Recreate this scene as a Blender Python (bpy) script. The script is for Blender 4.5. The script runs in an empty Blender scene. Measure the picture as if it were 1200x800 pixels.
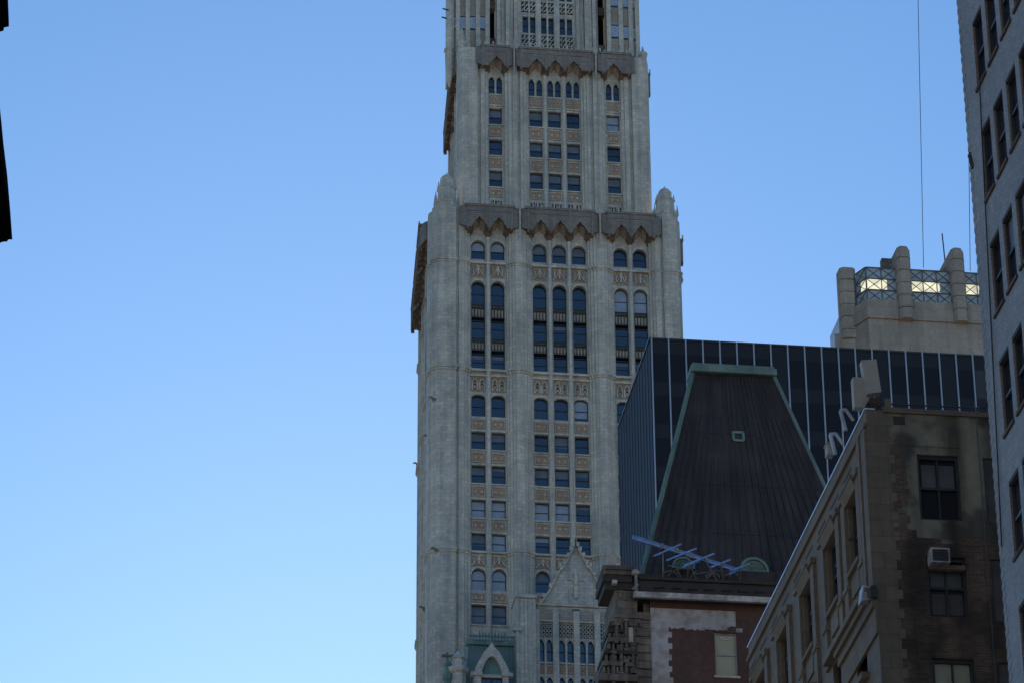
import bpy, math, random
from mathutils import Matrix, Vector
random.seed(7)
R = math.radians
scene = bpy.context.scene
col = scene.collection

# ---------------------------------------------------------------- camera
F = 4050.0; TH = R(27.336); AL = R(7.426); RO = R(-.3967)
EYE = Vector((0, 0, 1.6))
def cam_axes():
    r = Vector((math.cos(AL), -math.sin(AL), 0)); h = Vector((math.sin(AL), math.cos(AL), 0))
    f = h*math.cos(TH) + Vector((0, 0, math.sin(TH))); u = -h*math.sin(TH) + Vector((0, 0, math.cos(TH)))
    c, s = math.cos(RO), math.sin(RO)
    return r*c + u*s, u*c - r*s, f
cr, cu, cf = cam_axes()
cd = bpy.data.cameras.new('camera'); cam = bpy.data.objects.new('camera', cd); col.objects.link(cam)
cam.matrix_world = Matrix(((cr.x, cu.x, -cf.x, EYE.x), (cr.y, cu.y, -cf.y, EYE.y), (cr.z, cu.z, -cf.z, EYE.z), (0, 0, 0, 1)))
cd.sensor_width = 36; cd.lens = F/1200*36; cd.clip_start = .5; cd.clip_end = 6000
scene.camera = cam

# ---------------------------------------------------------------- light
SUN_EL = 18.0      # degrees; the sun stands low behind the towers, so every face in view is in shade
SUN_AZ = 5.0       # degrees clockwise from the street axis (+Y)
w = bpy.data.worlds.new('World'); scene.world = w; w.use_nodes = True
nt = w.node_tree; bg = nt.nodes['Background']
sky = nt.nodes.new('ShaderNodeTexSky'); sky.sky_type = 'NISHITA'; sky.sun_disc = False
sky.sun_elevation = R(SUN_EL); sky.sun_rotation = R(SUN_AZ)
sky.air_density = 1.0; sky.dust_density = .165; sky.ozone_density = 6.4; sky.altitude = 0
tint = nt.nodes.new('ShaderNodeMix'); tint.data_type = 'RGBA'; tint.blend_type = 'MULTIPLY'; tint.inputs[0].default_value = 1; tint.inputs[7].default_value = (.90, .985, .955, 1)
nt.links.new(sky.outputs[0], tint.inputs[6]); nt.links.new(tint.outputs[2], bg.inputs[0]); bg.inputs[1].default_value = .12
sl = bpy.data.lights.new('sun', 'SUN'); sl.energy = 5.0; sl.angle = R(.53); sl.color = (1, .90, .76)
so = bpy.data.objects.new('sun', sl); col.objects.link(so)
sd = Vector((math.sin(R(SUN_AZ))*math.cos(R(SUN_EL)), math.cos(R(SUN_AZ))*math.cos(R(SUN_EL)), math.sin(R(SUN_EL))))
so.rotation_euler = sd.to_track_quat('Z', 'Y').to_euler()
vs = scene.view_settings
vs.view_transform = 'Standard'; vs.look = 'None'; vs.exposure = 0.5; vs.gamma = 1; vs.use_curve_mapping = False
scene.render.engine = 'CYCLES'

# ---------------------------------------------------------------- where things stand
def ray(px, py):                 # direction of sight through a point of the 1200x800 picture
    return cr*(px-600) + cu*(400-py) + cf*F
def onY(px, py, Y): r = ray(px, py); return EYE + r*(Y/r.y)      # on a wall across the street axis
def onX(px, py, X): r = ray(px, py); return EYE + r*(X/r.x)      # on a wall along the street axis

# ---------------------------------------------------------------- materials
def nodes(name):
    m = bpy.data.materials.new(name); m.use_nodes = True
    t = m.node_tree; return m, t, t.nodes['Principled BSDF']
def mixc(t, a, b, fac, mode='MIX'):
    n = t.nodes.new('ShaderNodeMix'); n.data_type = 'RGBA'; n.blend_type = mode
    for s, v in ((6, a), (7, b), (0, fac)):
        if isinstance(v, (tuple, list)): n.inputs[s].default_value = (*v, 1) if len(v) == 3 else v
        elif isinstance(v, (int, float)): n.inputs[s].default_value = v
        else: t.links.new(v, n.inputs[s])
    return n.outputs[2]
def face_coord(t, su=1, sz=1):    # (along the wall, height)
    tc = t.nodes.new('ShaderNodeTexCoord'); sp = t.nodes.new('ShaderNodeSeparateXYZ'); t.links.new(tc.outputs['Object'], sp.inputs[0])
    g = t.nodes.new('ShaderNodeNewGeometry'); sn = t.nodes.new('ShaderNodeSeparateXYZ'); t.links.new(g.outputs['True Normal'], sn.inputs[0])
    ab = t.nodes.new('ShaderNodeMath'); ab.operation = 'ABSOLUTE'; t.links.new(sn.outputs[0], ab.inputs[0])
    gt_ = t.nodes.new('ShaderNodeMath'); gt_.operation = 'GREATER_THAN'; gt_.inputs[1].default_value = .74; t.links.new(ab.outputs[0], gt_.inputs[0])
    a = t.nodes.new('ShaderNodeMix'); a.data_type = 'FLOAT'; t.links.new(gt_.outputs[0], a.inputs[0]); t.links.new(sp.outputs[0], a.inputs[2]); t.links.new(sp.outputs[1], a.inputs[3])
    c = t.nodes.new('ShaderNodeCombineXYZ')
    m1 = t.nodes.new('ShaderNodeMath'); m1.operation = 'MULTIPLY'; m1.inputs[1].default_value = su; t.links.new(a.outputs[0], m1.inputs[0])
    m2 = t.nodes.new('ShaderNodeMath'); m2.operation = 'MULTIPLY'; m2.inputs[1].default_value = sz; t.links.new(sp.outputs[2], m2.inputs[0])
    t.links.new(m1.outputs[0], c.inputs[0]); t.links.new(m2.outputs[0], c.inputs[1])
    return c.outputs[0]
def noise(t, vec, scale, det=4, lo=.35, hi=.65):
    n = t.nodes.new('ShaderNodeTexNoise'); n.inputs['Scale'].default_value = scale; n.inputs['Detail'].default_value = det
    t.links.new(vec, n.inputs['Vector'])
    r = t.nodes.new('ShaderNodeMapRange'); r.inputs[1].default_value = lo; r.inputs[2].default_value = hi
    t.links.new(n.outputs[0], r.inputs[0]); return r.outputs[0]
def stone(name, c1, c2, joint, bw=.6, bh=.3, js=.02, stain=(.6, .6, .6), stain_amt=.5, streak=.4, rough=.8, patch=None, patch_amt=0, pscale=.35, bump=.3):
    m, t, p = nodes(name)
    v = face_coord(t)
    b = t.nodes.new('ShaderNodeTexBrick'); b.inputs['Scale'].default_value = 1
    b.inputs['Brick Width'].default_value = bw; b.inputs['Row Height'].default_value = bh; b.inputs['Mortar Size'].default_value = js
    b.inputs['Mortar Smooth'].default_value = .3; b.inputs['Bias'].default_value = 0
    b.inputs['Color1'].default_value = (*c1, 1); b.inputs['Color2'].default_value = (*c2, 1); b.inputs['Mortar'].default_value = (*joint, 1)
    t.links.new(v, b.inputs['Vector'])
    c = b.outputs[0]
    if patch: c = mixc(t, c, patch, mulf(t, noise(t, v, pscale, 5, .48, .6), patch_amt))
    c = mixc(t, c, stain, mulf(t, noise(t, v, .23, 6), stain_amt), 'MULTIPLY')
    c = mixc(t, c, stain, mulf(t, noise(t, face_coord(t, 1.6, .09), 1.0, 5, .4, .7), streak), 'MULTIPLY')
    c = mixc(t, c, (.72, .72, .72), mulf(t, noise(t, v, 3.1, 3), .5), 'MULTIPLY')
    t.links.new(c, p.inputs['Base Color']); p.inputs['Roughness'].default_value = rough
    if bump:
        bp = t.nodes.new('ShaderNodeBump'); bp.inputs['Strength'].default_value = bump; bp.inputs['Distance'].default_value = .03
        iv = t.nodes.new('ShaderNodeMath'); iv.operation = 'SUBTRACT'; iv.inputs[0].default_value = 1; t.links.new(b.outputs['Fac'], iv.inputs[1])
        t.links.new(iv.outputs[0], bp.inputs['Height']); t.links.new(bp.outputs[0], p.inputs['Normal'])
    return m
def mulf(t, f, k):
    n = t.nodes.new('ShaderNodeMath'); n.operation = 'MULTIPLY'; n.inputs[1].default_value = k; t.links.new(f, n.inputs[0]); return n.outputs[0]
def paint(name, c, rough=.6, metal=0, var=.35, scale=1.2, c2=None, spec=.5, streak=0):
    m, t, p = nodes(name)
    tc = t.nodes.new('ShaderNodeTexCoord')
    d = c2 or tuple(x*(1-var) for x in c)
    o = mixc(t, c, d, noise(t, tc.outputs['Object'], scale, 5))
    if streak: o = mixc(t, o, (.45, .45, .45), mulf(t, noise(t, face_coord(t, 3, .15), 1, 4, .42, .7), streak), 'MULTIPLY')
    t.links.new(o, p.inputs['Base Color']); p.inputs['Roughness'].default_value = rough; p.inputs['Metallic'].default_value = metal
    p.inputs['Specular IOR Level'].default_value = spec
    return m
def glass(name, c, rough=.06, ior=1.5, wav=.02):
    m, t, p = nodes(name); p.inputs['Specular IOR Level'].default_value = .5 if ior > 1.3 else .38
    tc = t.nodes.new('ShaderNodeTexCoord')
    oi = t.nodes.new('ShaderNodeObjectInfo')
    o = mixc(t, c, tuple(x*.45 for x in c), oi.outputs['Random'])
    t.links.new(o, p.inputs['Base Color']); p.inputs['Roughness'].default_value = rough; p.inputs['IOR'].default_value = ior
    n = t.nodes.new('ShaderNodeTexNoise'); n.inputs['Scale'].default_value = .8; t.links.new(tc.outputs['Object'], n.inputs['Vector'])
    b = t.nodes.new('ShaderNodeBump'); b.inputs['Strength'].default_value = .25; b.inputs['Distance'].default_value = wav
    t.links.new(n.outputs[0], b.inputs['Height']); t.links.new(b.outputs[0], p.inputs['Normal'])
    return m
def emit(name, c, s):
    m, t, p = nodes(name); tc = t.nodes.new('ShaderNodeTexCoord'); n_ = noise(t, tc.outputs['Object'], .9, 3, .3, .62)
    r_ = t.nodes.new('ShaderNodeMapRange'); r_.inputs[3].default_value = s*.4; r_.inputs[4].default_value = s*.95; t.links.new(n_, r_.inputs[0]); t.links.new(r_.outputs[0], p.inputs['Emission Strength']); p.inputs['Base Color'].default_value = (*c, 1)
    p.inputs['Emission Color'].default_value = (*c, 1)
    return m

M = {}
M['terra'] = stone('glazed_terracotta', (.72, .65, .52), (.54, .50, .405), (.42, .39, .32), .62, .34, .02, (.58, .59, .60), .6, .7, .6, patch=(.42, .41, .39), patch_amt=.5, pscale=.8)
M['terra_pier'] = stone('terracotta_pier', (.74, .665, .53), (.57, .525, .42), (.46, .425, .345), .7, .40, .018, (.60, .61, .62), .55, .75, .6, patch=(.44, .43, .41), patch_amt=.5, pscale=.9)
M['orange'] = stone('buff_spandrel', (.50, .32, .18), (.40, .26, .165), (.22, .16, .12), .35, .3, .03, (.6, .6, .6), .5, .2, .7)
M['softbuff'] = stone('soft_buff_terracotta', (.42, .34, .26), (.48, .42, .34), (.3, .26, .2), .35, .3, .03, (.6, .6, .6), .5, .3, .7)
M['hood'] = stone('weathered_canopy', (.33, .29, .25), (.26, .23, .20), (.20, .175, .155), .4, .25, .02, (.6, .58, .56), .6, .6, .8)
M['soffit'] = paint('shaded_canopy_soffit', (.20, .14, .10), .9, var=.5, scale=2)  # darkened to stand in for the deep shade under the canopies
M['bluetile'] = paint('blue_tile', (.14, .34, .66), .4, c2=(.34, .44, .58), scale=5)
M['frame'] = paint('dark_window_frame', (.035, .037, .04), .5)
M['glass'] = glass('window_glass', (.022, .034, .058), .05, 1.75)
M['blind'] = paint('window_blind', (.30, .36, .44), .5, var=.2)
M['blind_dim'] = paint('dim_window_blind', (.13, .16, .20), .5, var=.3)
M['bronze'] = stone('bronze_spandrel', (.12, .11, .075), (.06, .06, .045), (.03, .03, .03), .22, .5, .04, (.7, .7, .7), .5, .3, .6)
M['copper'] = paint('verdigris_copper', (.15, .25, .21), .7, c2=(.09, .16, .14), scale=.8, streak=.4)
M['copper_dark'] = paint('dull_verdigris_roof', (.17, .25, .22), .7, c2=(.13, .19, .17), scale=.5, streak=.5)
M['dglass'] = glass('dark_curtain_glass', (.034, .035, .038), .12, 1.28, .01)
M['dglass2'] = glass('dark_spandrel_glass', (.055, .056, .058), .18, 1.28, .01)
M['dglass3'] = glass('veiled_curtain_glass', (.11, .115, .12), .2, 1.28, .01)
M['dglass_side'] = glass('darkened_side_glass', (.03, .032, .036), .3, 1.2, .01)  # dimmer copy of the curtain glass; left face darkened in the material
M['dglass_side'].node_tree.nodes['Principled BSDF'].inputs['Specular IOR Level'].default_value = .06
M['mull_side'] = paint('darkened_side_mullion', (.12, .135, .16), .6)  # darker copy of the aluminium mullion, shade of the left face in its colour
M['alu'] = paint('aluminium_mullion', (.34, .37, .41), .45, .4, .1)
M['lime'] = stone('buff_limestone', (.44, .375, .295), (.39, .335, .265), (.32, .28, .225), 1.6, 1.0, .025, (.65, .64, .64), .6, .55, .85)
M['lattice'] = paint('steel_lattice', (.11, .14, .16), .5)
M['milk'] = paint('milky_lantern_glass', (.42, .46, .47), .3, var=.25)
M['lit'] = emit('lit_lantern', (1.0, .90, .60), .62)  # glowing panel; its uneven falloff is put into the emission by noise
M['roof'] = stone('dark_sheet_roof', (.060, .052, .050), (.040, .036, .036), (.026, .024, .025), .42, 2.6, .02, (.4, .4, .4), .7, .8, .75, (.075, .066, .06), .6, .3)
M['dark'] = paint('dark_trim_and_shade', (.035, .032, .03), .8, scale=1.5)  # dark trim tone, also used for painted shade on cornice ledges
M['oldstone'] = stone('sooty_ornate_stone', (.26, .23, .19), (.17, .15, .125), (.11, .10, .085), .55, .42, .018, (.35, .35, .35), .8, .7, .9)
M['brick'] = stone('red_brick', (.12, .056, .042), (.085, .044, .036), (.09, .07, .06), .21, .075, .009, (.5, .45, .45), .6, .3, .9)
M['whitepaint'] = stone('flaking_white_paint', (.46, .47, .48), (.42, .43, .44), (.36, .36, .37), .21, .075, .006, (.55, .52, .5), .5, .5, .8, (.25, .18, .15), .5, 1.4)
M['gutter'] = paint('pale_gutter', (.50, .47, .45), .6, c2=(.18, .16, .15), scale=1.6)
M['steel'] = paint('sky_tinted_steel', (.17, .33, .66), .5, .2, .6, scale=3.5, c2=(.12, .21, .40))  # blue of the reflected sky put into the base colour
M['tube'] = paint('scaffold_tube', (.22, .20, .18), .5, .4)
M['facade'] = stone('grey_brown_stone', (.215, .17, .12), (.175, .142, .105), (.14, .112, .085), 1.1, .55, .015, (.6, .6, .6), .6, .4, .85)
M['facade_dk'] = paint('stone_groove', (.05, .045, .04), .9)
M['dbrick'] = stone('dark_brown_brick', (.20, .12, .075), (.09, .06, .043), (.17, .14, .105), .26, .085, .014, (.36, .35, .34), .6, .8, .9, (.035, .028, .022), .6, .8)
M['render'] = stone('stained_cement_render', (.32, .295, .22), (.30, .275, .205), (.30, .275, .205), 2.5, 1.7, .01, (.36, .355, .34), .6, 1.0, .9, (.06, .055, .045), .75, .75, bump=0)
M['greybrick'] = stone('blue_grey_painted_brick', (.38, .395, .41), (.29, .30, .31), (.21, .215, .22), .22, .08, .01, (.6, .62, .66), .5, .3, .8)
M['jamb'] = stone('buff_brick_jamb', (.36, .30, .24), (.29, .245, .20), (.13, .11, .09), .4, .08, .016, (.7, .7, .7), .4, .2, .9)
M['flash'] = paint('pale_sky_lit_flashing', (.60, .68, .80), .35, .5, .1)  # pale metal with the sky's rim light put into its blue-white colour
M['cream'] = paint('cream_painted_render', (.42, .39, .33), .7, c2=(.30, .28, .245), scale=1.0)
M['white'] = paint('white_enamel', (.46, .48, .50), .5)
M['shade'] = paint('greenish_blind', (.30, .31, .22), .6, var=.15)
M['pane_dim'] = paint('dusty_pane', (.10, .105, .10), .3, var=.3)
M['board'] = paint('grey_board', (.085, .08, .072), .8)
M['wire'] = paint('dark_cable', (.05, .06, .08), .6)
M['black'] = paint('black_paint', (.008, .009, .012), .6)
M['black'].node_tree.nodes['Principled BSDF'].inputs['Specular IOR Level'].default_value = 0
M['asphalt'] = paint('asphalt', (.05, .05, .052), .9, scale=.3)
M['concrete'] = paint('concrete', (.30, .29, .27), .9, scale=.2)
M['ground'] = paint('city_ground', (.34, .30, .25), .95, scale=.02)
M['line'] = paint('road_paint', (.7, .7, .66), .7)

# ---------------------------------------------------------------- mesh helpers
ORG = {}
def setp(o, label=None, cat=None, group=None, kind=None):
    if label: o['label'] = label
    if cat: o['category'] = cat
    if group: o['group'] = group
    if kind: o['kind'] = kind
    return o
def thing(name, loc, label, cat, group=None):
    o = bpy.data.objects.new(name, None); col.objects.link(o); o.location = loc; o.empty_display_size = 1
    ORG[o] = Vector(loc); return setp(o, label, cat, group)
class MB:
    def __init__(s): s.v = []; s.f = []; s.m = []
    def face(s, pts, mi=0):
        i = len(s.v); s.v += [Vector(p) for p in pts]; s.f.append(tuple(range(i, i+len(pts)))); s.m.append(mi)
    def hexa(s, p, mi=0):          # p: 8 points, bottom ring then top ring
        i = len(s.v); s.v += [Vector(q) for q in p]
        for f in ((3, 2, 1, 0), (4, 5, 6, 7), (0, 1, 5, 4), (1, 2, 6, 5), (2, 3, 7, 6), (3, 0, 4, 7)):
            s.f.append(tuple(i+k for k in f)); s.m.append(mi)
    def box(s, x0, x1, y0, y1, z0, z1, mi=0):
        s.hexa([(x0, y0, z0), (x1, y0, z0), (x1, y1, z0), (x0, y1, z0), (x0, y0, z1), (x1, y0, z1), (x1, y1, z1), (x0, y1, z1)], mi)
    def fbox(s, fr, u0, u1, d0, d1, z0, z1, mi=0):
        s.hexa([fr(u0, d0, z0), fr(u1, d0, z0), fr(u1, d1, z0), fr(u0, d1, z0), fr(u0, d0, z1), fr(u1, d0, z1), fr(u1, d1, z1), fr(u0, d1, z1)], mi)
    def prism(s, a, b, mi=0, caps=True):        # two matching rings
        n = len(a); i = len(s.v); s.v += [Vector(p) for p in a] + [Vector(p) for p in b]
        for k in range(n):
            j = (k+1) % n; s.f.append((i+k, i+j, i+n+j, i+n+k)); s.m.append(mi)
        if caps:
            s.f.append(tuple(i+k for k in reversed(range(n)))); s.m.append(mi)
            s.f.append(tuple(i+n+k for k in range(n))); s.m.append(mi)
    def tube(s, a, b, r, n=6, mi=0, r2=None):
        a = Vector(a); b = Vector(b); d = (b-a).normalized(); x = d.orthogonal().normalized(); y = d.cross(x)
        r2 = r if r2 is None else r2
        ring = lambda c, q: [c + (x*math.cos(2*math.pi*k/n) + y*math.sin(2*math.pi*k/n))*q for k in range(n)]
        s.prism(ring(a, r), ring(b, r2), mi)
    def bar(s, a, b, w, h, mi=0):
        a = Vector(a); b = Vector(b); d = (b-a).normalized(); x = d.cross(Vector((0, 0, 1)))
        x = x.normalized() if x.length > 1e-4 else Vector((1, 0, 0)); y = x.cross(d)
        ring = lambda c: [c - x*w/2 - y*h/2, c + x*w/2 - y*h/2, c + x*w/2 + y*h/2, c - x*w/2 + y*h/2]
        s.prism(ring(a), ring(b), mi)
    def lathe(s, c, prof, n=8, mi=0, rot=.3927):
        rings = []
        for r, z in prof:
            rings.append([Vector((c[0] + r*math.cos(rot+2*math.pi*k/n), c[1] + r*math.sin(rot+2*math.pi*k/n), z)) for k in range(n)])
        for a, b in zip(rings, rings[1:]): s.prism(a, b, mi, False)
        s.face(rings[0][::-1], mi); s.face(rings[-1], mi)
    def build(s, name, mats, parent=None, label=None):
        me = bpy.data.meshes.new(name)
        org = ORG[parent] if parent else Vector((0, 0, 0))
        me.from_pydata([tuple(v-org) for v in s.v], [], s.f)
        if not isinstance(mats, (list, tuple)): mats = [mats]
        for m in mats: me.materials.append(m)
        me.polygons.foreach_set('material_index', s.m); me.update()
        o = bpy.data.objects.new(name, me); col.objects.link(o)
        if parent: o.parent = parent
        ORG[o] = org
        if label: o['label'] = label
        return o
def frame(ox, oy, ux, uy, dx, dy):           # wall frame: u along the wall, d inwards, z up
    return lambda u, d, z: Vector((ox + ux*u + dx*d, oy + uy*u + dy*d, z))
def arch_pts(a, b, spring, top, kind, n=8):  # from right spring over the crown to the left spring
    m = (a+b)/2; hw = (b-a)/2; h = top-spring; P = []
    if kind == 'point':
        for k in range(n+1):
            t = k/n; P.append((b - hw*(t**1.0) * (1-.35*math.sin(math.pi*t)*0), spring + h*math.sin(t*math.pi/2)**.9))
        Q = [(2*m-x, z) for x, z in reversed(P[:-1])]
        return P + Q
    for k in range(2*n+1):
        t = math.pi*k/(2*n); P.append((m + hw*math.cos(t), spring + h*math.sin(t)))
    return P
def outline(o):
    a, b, c, d = o[:4]; k = o[4] if len(o) > 4 else None
    if not k: return [(a, c), (b, c), (b, d), (a, d)]
    h = {'round': (b-a)/2, 'seg': (b-a)*.28, 'point': (b-a)*.8}[k]
    return [(a, c), (b, c)] + arch_pts(a, b, d-h, d, k)
def wall(mb, fr, u0, u1, z0, z1, ops, dep, d=0, mi=0, mr=None):
    mr = mi if mr is None else mr
    us = sorted({u0, u1, *[q for o in ops for q in o[:2]]}); zs = sorted({z0, z1, *[q for o in ops for q in o[2:4]]})
    us = [q for q in us if u0 <= q <= u1]; zs = [q for q in zs if z0 <= q <= z1]
    for a, b in zip(us, us[1:]):
        if b-a < 1e-5: continue
        m = (a+b)/2; run = None
        for c, e in zip(zs, zs[1:]):
            n = (c+e)/2
            hole = any(o[0] < m < o[1] and o[2] < n < o[3] for o in ops)
            if hole:
                if run is not None: mb.face([fr(a, d, run), fr(b, d, run), fr(b, d, c), fr(a, d, c)], mi); run = None
            elif run is None: run = c
        if run is not None: mb.face([fr(a, d, run), fr(b, d, run), fr(b, d, zs[-1]), fr(a, d, zs[-1])], mi)
    for o in ops:
        P = outline(o); a, b, c, e = o[:4]
        for (p, q) in zip(P, P[1:] + P[:1]):
            mb.face([fr(p[0], d, p[1]), fr(q[0], d, q[1]), fr(q[0], d+dep, q[1]), fr(p[0], d+dep, p[1])], mr)
        if len(o) > 4 and o[4]:
            A = P[2:]; h = len(A)//2
            for p, q in zip(A[:h], A[1:h+1]): mb.face([fr(b, d, e), fr(p[0], d, p[1]), fr(q[0], d, q[1])], mi)
            for p, q in zip(A[h:], A[h+1:]): mb.face([fr(a, d, e), fr(p[0], d, p[1]), fr(q[0], d, q[1])], mi)
def inset(P, k):
    us = [p[0] for p in P]; zs = [p[1] for p in P]; cx = (min(us)+max(us))/2; cz = (min(zs)+max(zs))/2
    sx = 1-2*k/(max(us)-min(us)); sz = 1-2*k/(max(zs)-min(zs))
    return [(cx+(p[0]-cx)*sx, cz+(p[1]-cz)*sz) for p in P]
def window(parent, fr, o, dg, name='window', k=.07, rail=True, blind=None, fm='frame', gm='glass', vbars=0, label=None):
    P = outline(o); Q = inset(P, k); mb = MB(); n = len(P); a, b, c, e = o[:4]
    for i in range(n):
        j = (i+1) % n; p, q, r, s = P[i], P[j], Q[j], Q[i]
        mb.face([fr(p[0], dg-.09, p[1]), fr(q[0], dg-.09, q[1]), fr(r[0], dg-.09, r[1]), fr(s[0], dg-.09, s[1])])
        mb.face([fr(s[0], dg-.09, s[1]), fr(r[0], dg-.09, r[1]), fr(r[0], dg, r[1]), fr(s[0], dg, s[1])])
    if rail: mb.fbox(fr, a+k, b-k, dg-.07, dg-.005, (c+e)/2-.04, (c+e)/2+.04)
    for i in range(vbars):
        u = a + (b-a)*(i+1)/(vbars+1); mb.fbox(fr, u-.035, u+.035, dg-.06, dg-.004, c+k, e-k)
    w_ = mb.build(name, M[fm], parent, label)
    g = MB(); G = inset(P, k*.5); g.face([fr(p[0], dg+.006, p[1]) for p in G]); g.build('pane', M[gm], w_)
    if blind:
        frac, bm = blind; bb = MB(); z = e - (e-c)*frac
        bb.face([fr(p[0], dg+.002, p[1]) for p in clip_above(inset(P, k*.9), z)]); bb.build('blind', M[bm], w_)
    return w_
def clip_above(P, z):
    O = []
    for p, q in zip(P, P[1:]+P[:1]):
        if p[1] >= z: O.append(p)
        if (p[1] >= z) != (q[1] >= z):
            t = (z-p[1])/(q[1]-p[1]); O.append((p[0]+(q[0]-p[0])*t, z))
    return O

# ================================================================ SETTING
def sheet(name, x0, x1, y0, y1, z, m, kind='structure'):
    mb = MB(); mb.face([(x0, y0, z), (x1, y0, z), (x1, y1, z), (x0, y1, z)]); return setp(mb.build(name, m), kind=kind)
sheet('ground', -3000, 3000, -3000, 3000, 0, M['ground'])
sheet('road', -7, 8, -260, 900, .004, M['asphalt'])
mb = MB()
for k in range(40): mb.box(.4, .55, -60+k*9, -57+k*9, .006, .010)
setp(mb.build('road_marking', M['line']), kind='structure')
mb = MB(); mb.box(-12, -7, -260, 900, 0, .14); setp(mb.build('pavement', M['concrete']), kind='structure')
mb = MB(); mb.box(8, 23.4, -260, 900, 0, .14); setp(mb.build('pavement', M['concrete']), kind='structure')

# unseen blocks added behind the viewpoint to throw warm light back onto the shaded fronts
M['pale_block'] = stone('pale_bounce_stone', (.55, .47, .37), (.48, .41, .33), (.3, .27, .22), 2.0, 1.2, .03, (.8, .8, .8), .4, .2, .9)
for (x0, x1, y0, h) in ((-330, -250, -150, 120), (-235, -170, -170, 170), (-155, -95, -150, 150), (-82, -30, -165, 190), (34, 90, -150, 175), (104, 160, -170, 150), (175, 240, -150, 190), (255, 330, -165, 140)):
    ob = thing('bounce_block', ((x0+x1)/2, y0-20, 0), 'unseen pale block with dark windows, added behind the viewpoint to bounce light', 'building', 'added light-bouncing blocks behind the viewpoint')
    mb = MB(); mb.box(x0, x1, y0-40, y0, 0, h); mb.box(x0+8, x1-8, y0-34, y0-6, h, h+14); mb.build('wall', M['pale_block'], ob)
    mb = MB()
    for zz in range(6, int(h)-4, 8):
        for k in range(int((x1-x0)/6)-1): mb.box(x0+5+k*6, x0+7.2+k*6, y0-.2, y0+.05, zz, zz+3)
    setp(mb.build('window', M['frame'], ob), kind='stuff')

# ================================================================ GOTHIC SKYSCRAPER
TX, TY = 45.0, 307.0
tower = thing('gothic_skyscraper', (TX, TY+13, 0), 'tall cream terracotta Gothic skyscraper with brown scalloped canopies at its setbacks', 'skyscraper')
FT = frame(TX, TY, 1, 0, 0, 1)
COLS = [-8.36, -6.35, -2.04, 0, 2.04, 6.35, 8.36]
WW = .71
RECT = [(149.63, 151.6), (145.93, 147.9), (142.2, 144.15), (138.63, 140.55), (130.89, 132.95)]
def st1_ops():
    ops = []
    for u in COLS:
        ops += [(u-WW, u+WW, c, d) for c, d in RECT]
        ops += [(u-WW, u+WW, 171.1, 173.25, 'round'), (u-WW, u+WW, 158.55, 168.6, 'round'), (u-WW, u+WW, 153.3, 155.75, 'seg'), (u-WW, u+WW, 134.5, 136.8, 'round')]
        ops += [(u-WW, u+WW, 130.89-3.7*k, 132.95-3.7*k) for k in range(1, 3)]
    return ops
D0 = .45
PIER_C = [(2.92, .5), (2.92, .22), (3.12, .22), (3.16, .02), (3.42, .02), (3.50, -.16), (3.72, -.16), (3.78, -.30), (4.62, -.30), (4.68, -.16), (4.9, -.16), (4.98, .02), (5.22, .02), (5.26, .22), (5.46, .22), (5.46, .5)]
PIER_K = [(9.25, .5), (9.25, .15), (9.5, .15), (9.56, -.06), (9.78, -.06), (9.84, -.22), (10.4, -.22), (10.46, .0), (10.62, .0), (10.7, -.34), (12.2, -.34), (12.7, -.16), (13.1, .3), (13.1, .6)]
PIER_KR = [(p if p[0] < 11 else (p[0]-.5, p[1])) for p in PIER_K]
def ring(fr, prof, sg, z, out=0.0):
    uc = sum(p[0] for p in prof)/len(prof)
    return [fr(sg*(p[0] + (out if p[0] > uc else -out)), p[1]-out if p[1] < .45 else p[1], z) for p in prof]
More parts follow.
